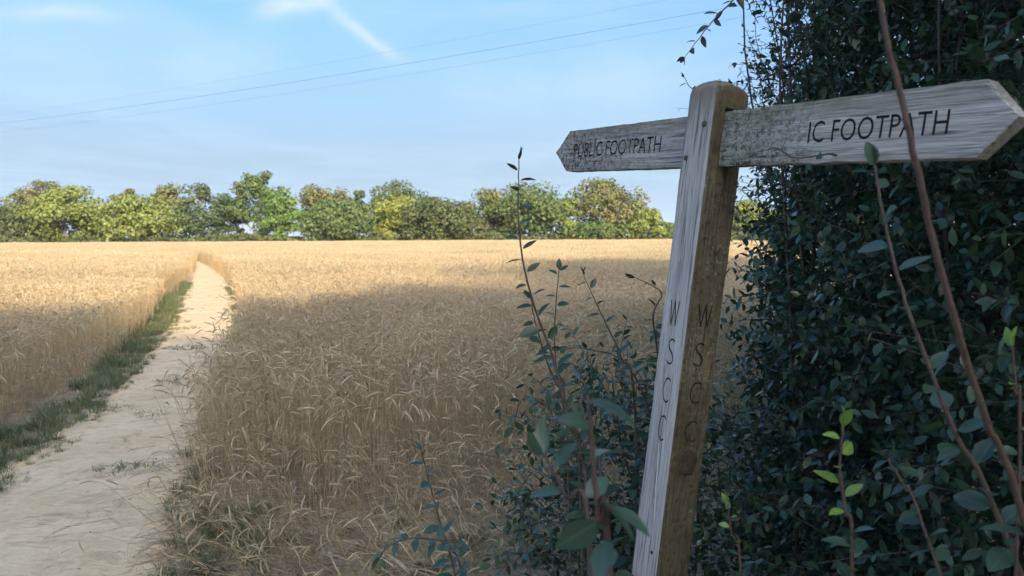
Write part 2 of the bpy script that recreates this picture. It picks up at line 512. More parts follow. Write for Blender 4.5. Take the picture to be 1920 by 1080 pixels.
# near, single stems
p = field_points(3.2, 19, 0.062, 0.031)
p = p[(np.abs(p[:, 0]) < 0.70 * p[:, 1] + 1.0)]
ok, off, hw = wheat_mask(p, 0.0, 1.0)
p = p[ok]; off, hw = off[ok], hw[ok]
stand = p[:, 1] > front_edge(p[:, 0]) + 0.25 * n2(p[:, 0], p[:, 1], 1.6, 2.0)
lodged = (~stand) & (off > 0) & (p[:, 1] > front_edge(p[:, 0]) - 1.0) & (rng.random(len(p)) < np.where(p[:, 0] < -1.15, 0.22, 0.60))
edge = stand & (off > 0) & (off < hw + 0.55) & (p[:, 1] < 8.5)
lod_patch = stand & (n2(p[:, 0], p[:, 1], 0.9, 12.0) > 0.34) & (p[:, 1] < 7.5)
keep = stand & (rng.random(len(p)) < 0.92)
sel = keep | lodged
p = p[sel]; edge = edge[sel]; lodged = lodged[sel]; lod_patch = lod_patch[sel]
ro = rots(len(p), 0.09)
w_edge = edge & (rng.random(len(p)) < 0.40)
ro[w_edge, 0] = rng.uniform(0.05, 0.45, w_edge.sum()); ro[w_edge, 2] = rng.normal(R(-75), 0.7, w_edge.sum())
ro[lodged, 0] = rng.uniform(0.15, 1.25, lodged.sum()); ro[lodged, 2] = rng.normal(R(-40), 1.0, lodged.sum())
w_p = lod_patch & (rng.random(len(p)) < 0.6)
ro[w_p, 0] = rng.uniform(0.5, 1.3, w_p.sum()); ro[w_p, 2] = rng.normal(R(60), 0.6, w_p.sum())
hs = 0.98 + 0.10 * n2(p[:, 0], p[:, 1], 0.45, 8.0) + rng.normal(0, 0.035, len(p))
hs[lodged] *= 0.80
near_c = variant_collection('wheat_stem_variants', wheat_meshes(14, 1, 0, 0))
scatter('wheat_crop', np.column_stack([p, np.zeros(len(p))]), ro, hs, rng.integers(0, 14, len(p)), near_c,
        'ripe wheat stems with drooping ears in the shaded near part of the field', 'wheat')

# middle distance, small tufts of stems
p = field_points(18.8, 52, 0.42, 0.14)
ok, off, hw = wheat_mask(p, 0.16, 1.0); p = p[ok]
ro = rots(len(p), 0.04)
mid_c = variant_collection('wheat_tuft_variants', wheat_meshes(5, 46, 0.50, 1))
scatter('wheat_crop', np.column_stack([p, np.zeros(len(p))]), ro, 0.99 + 0.10 * n2(p[:, 0], p[:, 1], 0.3, 8.0) + rng.normal(0, .03, len(p)), rng.integers(0, 5, len(p)), mid_c,
        'golden sunlit wheat in the middle distance where the shade ends', 'wheat')
# far
p = field_points(51.5, 138, 1.15, 0.4)
ok, off, hw = wheat_mask(p, 0.30, 0.0); p = p[ok]
ro = rots(len(p), 0.015)
far_c = variant_collection('wheat_drift_variants', wheat_meshes(4, 130, 1.45, 2))
scatter('wheat_crop', np.column_stack([p, np.zeros(len(p))]), ro, 0.99 + 0.09 * n2(p[:, 0], p[:, 1], 0.15, 8.0) + rng.normal(0, .03, len(p)), rng.integers(0, 4, len(p)), far_c,
        'far pale gold wheat running up to the line of trees', 'wheat')

# ------------------------------------------------------------------ loose straw
sm = []
for i in range(6):
    r = np.random.default_rng(900 + i); acc = Acc()
    L = r.uniform(0.12, 0.4); q = np.array([-L / 2, 0, 0.004]); pts = []
    a = 0.0
    for j in range(5):
        pts.append(q.copy()); a += r.normal(0, 0.16)
        q = q + np.array([math.cos(a), math.sin(a), r.normal(0, 0.05)]) * L / 4
        q[2] = max(q[2], 0.003)
    acc.tube(pts, [0.0019] * 4 + [0.0012], 3)
    if i % 3 == 0:
        acc.tube([pts[-1], pts[-1] + (pts[-1] - pts[-2]) * 0.4, pts[-1] + (pts[-1] - pts[-2]) * 0.8], [0.004, 0.007, 0.003], 5)
    me = acc.mesh('straw_%d' % i); me.materials.append(M_STRAW); sm.append(me)
straw_c = variant_collection('straw_variants', sm)
n = 60000
x = rng.uniform(-5.5, 1.0, n); y = rng.uniform(3.0, 13, n)
off, hw = path_offset(x, y)
dens = np.where(off > hw - 0.16, 0.55, 0.0) * np.where(off < hw + 1.0, 1.0, 0.45) + np.where(np.abs(off) <= hw - 0.16, 0.016 + 0.05 * (n2(x, y, 1.9, 14.0) > 0.25), 0) \
    + np.where((off < -hw + 0.02), 0.10, 0)
dens += np.where((off > 0) & (off < hw), 0.16 * np.clip(off / hw, 0, 1) ** 2 + 0.14 * (n2(x, y, 2.2, 4.0) > 0.25), 0)
sel = rng.random(n) < dens * np.interp(y, [3, 7, 13], [1.0, 0.8, 0.3])
x, y, off, hw = x[sel], y[sel], off[sel], hw[sel]
ro = np.zeros((len(x), 3)); ro[:, 2] = rng.uniform(0, 6.28, len(x)); ro[:, 1] = -np.abs(rng.normal(0, 0.16, len(x))) * (off > hw)
zz = np.where(off > hw, rng.uniform(0.0, 0.07, len(x)), np.where(off < -hw, 0.004, 0.026))
scatter('loose_straw', np.column_stack([x, y, zz]), ro, rng.uniform(0.6, 1.15, len(x)) * np.where(np.abs(off) < hw, 0.55, 1.0), rng.integers(0, 6, len(x)), straw_c,
        'loose broken straw littering the ground beside the path', 'straw')

# ------------------------------------------------------------------ crumbs of soil on the path
cmz = []
for i in range(4):
    r = np.random.default_rng(950 + i); bm = bmesh.new(); bmesh.ops.create_icosphere(bm, subdivisions=1, radius=0.008)
    for v in bm.verts: v.co = Vector((v.co.x * r.uniform(.6, 1.5), v.co.y * r.uniform(.6, 1.4), v.co.z * r.uniform(.4, 0.9)))
    me = bpy.data.meshes.new('crumb'); bm.to_mesh(me); bm.free(); me.materials.append(M_PATH); cmz.append(me)
n = 16000
y = 3.0 + rng.random(n) ** 1.6 * 13; hw = path_half(y); f = rng.uniform(-1.05, 1.05, n)
x = np.interp(y, pc[:, 1], pc[:, 0]) + f * hw
sel = rng.random(n) < np.clip(0.06 + 0.75 * np.abs(f) ** 3 + 0.9 * (n2(x, y, 1.6, 17.0) - 0.15), 0.03, 1)
x, y = x[sel], y[sel]
scatter('soil_crumbs', np.column_stack([x, y, np.full(len(x), 0.022)]), rng.uniform(0, 6.28, (len(x), 3)) * np.array([0.05, 0.05, 1]), rng.uniform(0.25, 1.0, len(x)) ** 2 * 1.3 + 0.15,
        rng.integers(0, 4, len(x)), variant_collection('crumb_variants', cmz), 'small crumbs of dry pale soil strewn on the path', 'soil')

# ------------------------------------------------------------------ grass
def grass_mesh(seed, nb, spread, h, flat=0.5):
    r = np.random.default_rng(seed); acc = Acc()
    for _ in range(nb):
        a = r.uniform(0, 6.28); rr = spread * math.sqrt(r.random()); q = np.array([rr * math.cos(a), rr * math.sin(a), 0.0])
        b = a + r.normal(0, 0.9); th = r.uniform(0.1, flat); L = h * r.uniform(0.5, 1.1); w = r.uniform(0.0016, 0.0032); V = []
        for i in range(4):
            ww = w * (1 - (i / 3) ** 2 * 0.92); s = np.array([-math.sin(b), math.cos(b), 0]) * ww
            V += [q + s, q - s]
            q = q + np.array([math.cos(b) * math.sin(th), math.sin(b) * math.sin(th), math.cos(th)]) * L / 3
            th += r.uniform(0.15, 0.55)
        acc.put(V, [(0, 1, 3, 2), (2, 3, 5, 4), (4, 5, 7, 6)])
    me = acc.mesh('grass_%d' % seed); me.materials.append(M_GRASS); return me
grass_c = variant_collection('grass_variants', [grass_mesh(40 + i, 34, 0.05, 0.13, 0.7) for i in range(6)])
n = 90000
x = rng.uniform(-13, 1.2, n); y = rng.uniform(3.0, 27, n)
off, hw = path_offset(x, y)
nz = n2(x, y, 1.5, 21.0); nf = n2(x, y, 5.0, 22.0)
d = np.zeros(n)
lv = np.interp(y, [3, 5, 7, 12, 20, 27], [0.22, 0.40, 0.34, 0.50, 0.45, 0.2])
inner = np.interp(y, [3, 5, 8, 13, 20], [0.0, 0.10, 0.06, 0.16, 0.12])
d += np.where((off < -hw + inner + 0.30 * nz + 0.12 * nf) & (off > -hw - lv - 0.12), 0.75, 0) * np.clip(0.50 + 1.1 * nz + 0.9 * nf, 0.06, 1)
d += np.where((off > hw - 0.08 + 0.20 * nz) & (off < hw + 0.20) & (n2(x, y, 0.7, 31.0) > 0.02), 0.35, 0)
for gx, gy, gr in ((-1.62, 4.25, 0.20), (-1.42, 3.75, 0.34), (-1.30, 4.4, 0.16), (-3.10, 7.9, 0.22), (-3.62, 5.7, 0.30), (-0.2, 3.6, 0.55), (0.4, 3.5, 0.5), (-0.75, 3.4, 0.3)):
    d += 0.7 * np.exp(-(((x - gx) ** 2 + (y - gy) ** 2) / gr ** 2) ** 2) * np.clip(0.75 + 1.6 * nf, 0, 1) * (0.35 if gx > -0.9 else 1)
d += np.where((np.abs(off) < hw) & (nz + 0.5 * nf > 0.58) & (y > 5.0) , 0.25, 0)
sel = (rng.random(n) < d) & (x > -0.70 * y - 1.0)
x, y, off, hw = x[sel], y[sel], off[sel], hw[sel]
sc = rng.uniform(0.45, 1.0, len(x)) * np.where(off < -hw - 0.1, 1.45, 1.0) * np.where(np.abs(off) < hw - 0.05, 0.50, 1.0)
scatter('verge_grass', np.column_stack([x, y, np.where(np.abs(off) < hw, 0.012, 0.0)]), np.column_stack([rng.normal(0, .12, len(x)), rng.normal(0, .12, len(x)), rng.uniform(0, 6.28, len(x))]),
        sc, rng.integers(0, 6, len(x)), grass_c, 'low green grass along the edges of the path', 'grass')

# separate tufts growing in the trodden path
tuft = [grass_mesh(70 + i, 150, 0.13, 0.075, 1.2) for i in range(4)]
for i, (px, py, s, lab) in enumerate([(240, 886, 0.9, 'small dark tuft of grass in the middle of the path, nearest the viewer'),
                                      (228, 768, 0.6, 'tiny grass tuft on the left part of the path beside the grassy verge'),
                                      (284, 778, 0.55, 'short flat grass streak in the middle of the bare path'),
                                      (312, 745, 0.55, 'small round green tuft right of the middle of the path'),
                                      (340, 718, 1.0, 'wide brownish tuft stretched across the path'),
                                      (345, 655, 1.1, 'dark broad tuft on the path below the sunlit stretch'),
                                      (350, 618, 1.0, 'thin dark tuft on the path just short of the sunlit stretch')]):
    dd = 1.6 * FPX / (py - 445); q = P(px, py, dd / math.cos(PITCH) * 0.998)
    q = CAM + (q - CAM) * ((CAM.z - 0.012) / (CAM.z - q.z))
    o = add('grass_tuft', tuft[i % 4], loc=(q.x, q.y, 0.014)); o.scale = (s * 2.1, s * 1.5, s); o.rotation_euler.z = -0.1
    tag(o, lab, 'grass', 'grass tufts growing in the path')

# ------------------------------------------------------------------ signpost
def wood(name, axis, face_moss=None, base=(0.235, 0.225, 0.215), pale=(0.40, 0.385, 0.37)):
    """weathered oak; grain runs along the object's own axis"""
    mt, t = material(name)
    co = t.n('ShaderNodeTexCoord').outputs['Object']
    def grain(sc_long, sc_cross, det, dist=0.0):
        s = [sc_cross] * 3; s[axis] = sc_long
        return t.n('ShaderNodeTexNoise', {'Vector': t.n('ShaderNodeMapping', {0: co, 3: tuple(s)}), 'Scale': 1.0, 'Detail': det, 'Roughness': 0.6, 'Distortion': dist})
    g1 = grain(5, 130, 6.0, 0.5); g2 = grain(2.0, 38, 5.0, 0.8); g3 = grain(9, 330, 3.0)
    n1 = t.n('ShaderNodeTexNoise', {'Vector': co, 'Scale': 7.0, 'Detail': 6.0, 'Roughness': 0.6})
    n2_ = t.n('ShaderNodeTexNoise', {'Vector': co, 'Scale': 48.0, 'Detail': 6.0, 'Roughness': 0.7})
    crack = t.ramp(g1, [(0.35, 1.0), (0.47, 0.0)])
    c = t.mix(t.ramp(g2, [(0.3, 0.0), (0.7, 1.0)]), base, pale)
    c = t.mix(t.ramp(g3, [(0.40, 0.55), (0.62, 0.0)]), c, tuple(x * 0.55 for x in base))
    c = t.mix(t.math('MULTIPLY', crack, 0.75), c, (0.055, 0.048, 0.042))
    h = t.math('ADD', t.math('MULTIPLY', g1, 0.9), t.math('ADD', t.math('MULTIPLY', g2, 0.8), t.math('MULTIPLY', g3, 0.35)))
    nrm = t.n('ShaderNodeVectorTransform', {0: t.n('ShaderNodeNewGeometry').outputs['True Normal']}, vector_type='NORMAL', convert_from='WORLD', convert_to='OBJECT')
    sp = t.n('ShaderNodeSeparateXYZ', {0: nrm.outputs[0]}); xyz = t.n('ShaderNodeSeparateXYZ', {0: co})
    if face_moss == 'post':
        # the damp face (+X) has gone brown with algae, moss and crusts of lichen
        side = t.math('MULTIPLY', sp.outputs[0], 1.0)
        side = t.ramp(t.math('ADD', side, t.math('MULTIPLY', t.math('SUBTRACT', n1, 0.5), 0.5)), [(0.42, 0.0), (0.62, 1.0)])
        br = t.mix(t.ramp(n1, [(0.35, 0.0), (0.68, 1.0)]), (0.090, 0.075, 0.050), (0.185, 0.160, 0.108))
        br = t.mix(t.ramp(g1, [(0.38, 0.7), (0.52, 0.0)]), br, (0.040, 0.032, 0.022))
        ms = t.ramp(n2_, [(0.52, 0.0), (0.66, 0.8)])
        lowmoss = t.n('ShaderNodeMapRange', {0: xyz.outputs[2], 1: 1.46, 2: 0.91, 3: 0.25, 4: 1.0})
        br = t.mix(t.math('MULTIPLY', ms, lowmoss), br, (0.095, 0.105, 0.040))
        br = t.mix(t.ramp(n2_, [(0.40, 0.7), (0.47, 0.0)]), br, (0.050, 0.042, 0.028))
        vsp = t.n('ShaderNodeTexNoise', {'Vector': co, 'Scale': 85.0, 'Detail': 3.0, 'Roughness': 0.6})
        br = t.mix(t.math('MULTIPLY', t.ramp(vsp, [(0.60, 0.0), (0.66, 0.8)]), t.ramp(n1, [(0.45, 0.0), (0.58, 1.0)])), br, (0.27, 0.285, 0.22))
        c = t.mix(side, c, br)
        top = t.n('ShaderNodeMapRange', {0: t.math('ADD', xyz.outputs[2], t.math('MULTIPLY', t.math('SUBTRACT', n1, 0.5), 0.16)), 1: 1.83, 2: 2.05, 3: 0.0, 4: 0.85})
        c = t.mix(top, c, t.mix(n2_, (0.065, 0.055, 0.035), (0.17, 0.15, 0.095)))
        h = t.math('ADD', h, t.math('MULTIPLY', t.math('MULTIPLY', n2_, side), 1.2))
    else:
        # lichen towards the post, green algae along the upper edge
        lm = t.n('ShaderNodeMapRange', {0: t.math('ADD', xyz.outputs[0], t.math('MULTIPLY', t.math('SUBTRACT', n1, 0.5), 0.35)), 1: face_moss[0], 2: face_moss[1], 3: 1.0, 4: 0.0})
        spots = t.ramp(n2_, [(0.54, 0.0), (0.62, 0.9)])
        c = t.mix(t.math('MULTIPLY', t.math('MULTIPLY', lm, 0.95), t.ramp(n2_, [(0.40, 1.0), (0.52, 0.0)])), c, (0.055, 0.05, 0.038))
        c = t.mix(t.math('MULTIPLY', lm, spots), c, (0.30, 0.315, 0.26))
        up = t.n('ShaderNodeMapRange', {0: t.math('ADD', xyz.outputs[2], t.math('MULTIPLY', t.math('SUBTRACT', n1, 0.5), 0.10)), 1: 0.025, 2: 0.085, 3: 0.0, 4: 0.75})
        c = t.mix(up, c, t.mix(n2_, (0.075, 0.072, 0.045), (0.20, 0.20, 0.13)))
        h = t.math('ADD', h, t.math('MULTIPLY', t.math('MULTIPLY', n2_, lm), 1.8))
    bp = t.n('ShaderNodeBump', {'Height': h, 'Strength': 0.9, 'Distance': 0.006})
    bs = t.n('ShaderNodeBsdfPrincipled', {'Base Color': c, 'Roughness': 0.88, 'Specular IOR Level': 0.2, 'Normal': bp})
    t.n('ShaderNodeOutputMaterial', {'Surface': bs})
    return mt

def plain(name, col, rough=0.8, var=0.3, scale=60):
    mt, t = material(name)
    nz = t.n('ShaderNodeTexNoise', {'Vector': t.n('ShaderNodeTexCoord').outputs['Object'], 'Scale': scale, 'Detail': 5.0})
    c = t.mix(t.ramp(nz, [(0.3, 0.0), (0.7, 1.0)]), tuple(x * (1 - var) for x in col), tuple(x * (1 + var) for x in col))
    bp = t.n('ShaderNodeBump', {'Height': nz, 'Strength': 0.5, 'Distance': 0.003})
    t.n('ShaderNodeOutputMaterial', {'Surface': t.n('ShaderNodeBsdfPrincipled', {'Base Color': c, 'Roughness': rough, 'Normal': bp})})
    return mt

M_POST = wood('post_oak', 2, 'post', (0.42, 0.41, 0.395), (0.62, 0.605, 0.585))
M_BOARD_L = wood('finger_oak_far', 0, (-0.75, -0.05), (0.37, 0.355, 0.335), (0.56, 0.54, 0.51))
M_BOARD_R = wood('finger_oak_near', 0, (0.24, 0.46), (0.38, 0.365, 0.34), (0.58, 0.56, 0.52))
M_INK = plain('carved_dark', (0.022, 0.021, 0.020), 0.9)
M_PEG = plain('peg_wood', (0.07, 0.062, 0.052), 0.9, 0.5)
M_KNOT = plain('knot_wood', (0.050, 0.036, 0.026), 0.85, 0.5, 90)
M_LICHEN = plain('lichen', (0.20, 0.215, 0.17), 0.95, 0.6, 120)
M_DROP = plain('dried_streak', (0.62, 0.62, 0.60), 0.8, 0.1)

PO = Vector((0.5477, 2.2364, 1.6))                 # a point on the post's axis
ax_z = Vector((0.1105, -0.0126, 1)).normalized()   # the post leans
yaw = R(-63.74)
ax_x = Vector((math.cos(yaw), math.sin(yaw), 0)); ax_x = (ax_x - ax_z * ax_x.dot(ax_z)).normalized()
ax_y = ax_z.cross(ax_x)
base = PO - ax_z * (1.6 / ax_z.z)
sign = bpy.data.objects.new('signpost', None); COL.objects.link(sign)
PM = Matrix((ax_x, ax_y, ax_z)).transposed().to_4x4(); PM.translation = base
sign.matrix_world = PM
tag(sign, 'leaning weathered oak fingerpost with two pointed public footpath boards', 'signpost')
H0 = 1.6 / ax_z.z                                   # local height of the reference point
BZ = H0 + 0.2687                                    # height of the boards' middle
HW = 0.06

def local(v):
    return PM.inverted() @ v

def on_plane(px, py, axis, value):
    """where the ray through a pixel meets the plane local[axis]=value of the post frame"""
    o = PM.inverted() @ CAM; d = PM.inverted().to_3x3() @ (P(px, py, 1.0) - CAM)
    return o + d * ((value - o[axis]) / d[axis])

def text_mesh(s, size, xs, depth, off=0.0, shear=0.0):
    cu = bpy.data.curves.new('t', 'FONT'); cu.body = s; cu.size = size; cu.extrude = depth; cu.offset = off; cu.shear = shear
    cu.resolution_u = 3; cu.space_character = 1.0
    ob = bpy.data.objects.new('t', cu); COL.objects.link(ob)
    dg = bpy.context.evaluated_depsgraph_get(); dg.update()
    me = bpy.data.meshes.new_from_object(ob.evaluated_get(dg))
    bpy.data.objects.remove(ob)
    bm = bmesh.new(); bm.from_mesh(me)
    bmesh.ops.remove_doubles(bm, verts=bm.verts, dist=1e-5)
    bmesh.ops.recalc_face_normals(bm, faces=bm.faces)
    bmesh.ops.scale(bm, vec=(xs, 1, 1), verts=bm.verts)
    lo = [min(v.co[i] for v in bm.verts) for i in (0, 1)]
    bmesh.ops.translate(bm, vec=(-lo[0], -lo[1], 0), verts=bm.verts)
    bm.to_mesh(me); bm.free()
    return me

def w_mesh():
    """a thin routed W, one unit wide, high and deep"""
    o2 = [(0, 1), (.09, 1), (.27, .2), (.455, 1), (.545, 1), (.73, .2), (.91, 1), (1, 1), (.775, 0), (.685, 0), (.5, .8), (.315, 0), (.225, 0)]
    bm = bmesh.new(); lo = [bm.verts.new((x, y, -.5)) for x, y in o2]; hi = [bm.verts.new((x, y, .5)) for x, y in o2]
    bm.faces.new(lo); bm.faces.new(list(reversed(hi)))
    for i in range(len(o2)):
        j = (i + 1) % len(o2); bm.faces.new((lo[i], hi[i], hi[j], lo[j]))
    bmesh.ops.triangulate(bm, faces=[f for f in bm.faces if len(f.verts) > 4]); bmesh.ops.recalc_face_normals(bm, faces=bm.faces)
    me = bpy.data.meshes.new('w'); bm.to_mesh(me); bm.free(); return me

def boolean(me, cutters):
    """cut meshes out of a mesh"""
    a = bpy.data.objects.new('a', me); COL.objects.link(a); tmp = []
    for c in cutters:
        b = bpy.data.objects.new('b', c); COL.objects.link(b); tmp.append(b)
        md = a.modifiers.new('b', 'BOOLEAN'); md.operation = 'DIFFERENCE'; md.solver = 'EXACT'; md.object = b; md.material_mode = 'TRANSFER'
    dg = bpy.context.evaluated_depsgraph_get(); dg.update()
    res = bpy.data.meshes.new_from_object(a.evaluated_get(dg))
    for b in tmp + [a]: bpy.data.objects.remove(b)
    return res

def box_mesh(x0, x1, y0, y1, z0, z1):
    bm = bmesh.new(); bmesh.ops.create_cube(bm, size=1.0)
    for v in bm.verts:
        v.co = ((x0 + x1) / 2 + v.co.x * (x1 - x0), (y0 + y1) / 2 + v.co.y * (y1 - y0), (z0 + z1) / 2 + v.co.z * (z1 - z0))
    me = bpy.data.meshes.new('b'); bm.to_mesh(me); bm.free(); return me

def xform(me, M):
    c = me.copy(); c.transform(M); return c

# post: worn square section, rounded arrises, four-way weathered top
def ring_square(h, rc, per=9):
    out = []
    for sx, sy, a0 in ((1, -1, -90), (1, 1, 0), (-1, 1, 90), (-1, -1, 180)):
        for kk in range(4):
            a = R(a0 + kk * 30); out.append((sx * (h - rc) + rc * math.cos(a), sy * (h - rc) + rc * math.sin(a)))
        nx_, ny_ = {(1, -1): (1, 1), (1, 1): (-1, 1), (-1, 1): (-1, -1), (-1, -1): (1, -1)}[(sx, sy)]
        a = out[-1]
        bnd = {(1, -1): (h, h - rc), (1, 1): (-(h - rc), h), (-1, 1): (-h, -(h - rc)), (-1, -1): (h - rc, -h)}[(sx, sy)]
        for kk in range(1, per):
            f = kk / per; out.append((a[0] + (bnd[0] - a[0]) * f, a[1] + (bnd[1] - a[1]) * f))
    return out
TOP = H0 + 0.402
levels = [(-0.12, 1.0)] + [(z, 1.0) for z in np.linspace(0.02, TOP - 0.006, 95)] + [(TOP + 0.006, 0.965), (TOP + 0.016, 0.84), (TOP + 0.024, 0.66), (TOP + 0.030, 0.44), (TOP + 0.033, 0.2)]
ringp = ring_square(HW, 0.007); kk = len(ringp)
PVv = []
for z, s in levels:
    for (x, y) in ringp:
        q = Vector((x * s, y * s, z))
        nn = Vector((x, y, 0)).normalized()
        a = 0.0022 * mnoise.noise(Vector((x * 22, y * 22, z * 3.0))) + 0.0010 * mnoise.noise(Vector((x * 90, y * 90, z * 14)))
        corner = (abs(x) > HW - 0.008 and abs(y) > HW - 0.008)
        if corner: a += -0.0035 * max(0, mnoise.noise(Vector((x * 10, y * 10, z * 9)))) - 0.002 * max(0, mnoise.noise(Vector((x * 10, y * 10, z * 31))))
        if z > TOP - 0.01: a += 0.003 * mnoise.noise(Vector((x * 40, y * 40, z * 40)))
        q += nn * a
        if z > TOP: q.z += 0.008 * mnoise.noise(Vector((x * 30, y * 30, 3))) - 0.10 * (x + 0.0) * (1 if x > 0 else 0.2) * 0.4
        PVv.append(q)
nl = len(levels)
PF = [(j * kk + i, j * kk + (i + 1) % kk, (j + 1) * kk + (i + 1) % kk, (j + 1) * kk + i) for j in range(nl - 1) for i in range(kk)]
bm = bmesh.new(); vs = [bm.verts.new(v) for v in PVv]
for f in PF: bm.faces.new([vs[i] for i in f])
bm.faces.new([vs[(nl - 1) * kk + i] for i in range(kk)]); bm.faces.new([vs[i] for i in reversed(range(kk))])
bmesh.ops.recalc_face_normals(bm, faces=bm.faces)
pme = bpy.data.meshes.new('post'); bm.to_mesh(pme); bm.free()

cut, inlay = [box_mesh(-0.2, 0.2, -0.021, 0.021, BZ - 0.078, BZ + 0.087)], []
# carved letters down both visible faces, measured off the picture
LEFT = [('W', 1253, 608, 1275, 565), ('S', 1249, 682, 1266, 636), ('C', 1240, 752, 1258, 709), ('C', 1232, 823, 1250, 780)]
RIGHT = [('W', 1305, 613, 1337, 572), ('S', 1299, 687, 1322, 643), ('C', 1291, 758, 1316, 716), ('C', 1281, 830, 1309, 789)]
for side, lst in (('L', LEFT), ('R', RIGHT)):
    for ch, x0, y0, x1, y1 in lst:
        if side == 'L':
            a, b = on_plane(x0, y0, 1, -HW), on_plane(x1, y1, 1, -HW); wd = b.x - a.x
            rot = Matrix(((1, 0, 0), (0, 0, -1), (0, 1, 0))).to_4x4(); org = Vector((a.x, -HW, a.z))
        else:
            a, b = on_plane(x0, y0, 0, HW), on_plane(x1, y1, 0, HW); wd = b.y - a.y
            rot = Matrix(((0, 0, 1), (1, 0, 0), (0, 1, 0))).to_4x4(); org = Vector((HW, a.y, a.z))
        ht = b.z - a.z
        tm = w_mesh() if ch == 'W' else text_mesh(ch, 0.1, 1.0, 0.5, -0.0021)
        dims = [max(v.co[i] for v in tm.vertices) for i in (0, 1)]
        def place(depth0, depth1):
            M_ = Matrix.Translation(org) @ rot @ Matrix.Translation((0, 0, (depth0 + depth1) / 2)) @ Matrix.Diagonal((wd / dims[0], ht / dims[1], abs(depth1 - depth0), 1))
            return xform(tm, M_)
        cut.append(place(-0.0055, 0.02)); inlay.append(place(-0.0065, -0.0042))
pme.materials.append(M_POST); cut[0].materials.append(M_POST)
for c_ in cut[1:]: c_.materials.clear(); c_.materials.append(M_INK)
pme2 = boolean(pme, cut)
for pl_ in pme2.polygons: pl_.use_smooth = False
post = add('post', pme2, None, sign)
for me in inlay:
    me.materials.clear(); o = add('carved_letter', me, M_INK, post)

def board_mesh(sgn, tip, corner, hh, th):
    """pointed finger board built as a fine grid; local origin on the post axis at the boards' middle"""
    xs_ = np.concatenate([[0.0], np.linspace(0.05, corner, 60), np.linspace(corner, tip, 8)[1:]])
    zs = np.linspace(-1, 1, 15)
    V, F = [], []
    for s in (-1, 1):
        for x in xs_:
            lim = 1.0 if x <= corner else max(0.0, 1 - (x - corner) / (tip - corner))
            for z in zs:
                zz_ = z * hh * lim + (0.10 * hh * (1 - lim) * -0.3)
                q = Vector((sgn * x, 0, zz_))
                e = 1.0 if abs(z) > 0.99 else 0.0
                zz_ += e * (0.0025 * mnoise.noise(Vector((x * 14, z, sgn))) + 0.0012 * mnoise.noise(Vector((x * 60, z, sgn))))
                y = s * (th / 2 - 0.0025 * e + 0.0012 * mnoise.noise(Vector((x * 5, zz_ * 60, s))))
                V.append((sgn * x, y, zz_))
    nx_, nz_ = len(xs_), len(zs); n1_ = nx_ * nz_
    for i in range(nx_ - 1):
        for j in range(nz_ - 1):
            a = i * nz_ + j
            F.append((a, a + nz_, a + nz_ + 1, a + 1)); b = a + n1_; F.append((b, b + 1, b + nz_ + 1, b + nz_))
        a = i * nz_; F.append((a, a + n1_, a + n1_ + nz_, a + nz_)); a += nz_ - 1; F.append((a, a + nz_, a + n1_ + nz_, a + n1_))
    for j in range(nz_ - 1):
        a = j; F.append((a, a + 1, a + 1 + n1_, a + n1_)); a = (nx_ - 1) * nz_ + j; F.append((a, a + n1_, a + n1_ + 1, a + 1))
    bm = bmesh.new(); vs = [bm.verts.new(v) for v in V]
    for f in F:
        try: bm.faces.new([vs[i] for i in f])
        except ValueError: pass
    bmesh.ops.remove_doubles(bm, verts=bm.verts, dist=1e-5)
    bmesh.ops.dissolve_degenerate(bm, edges=bm.edges, dist=1e-6)
    bmesh.ops.recalc_face_normals(bm, faces=bm.faces)
    me = bpy.data.meshes.new('finger'); bm.to_mesh(me); bm.free(); return me

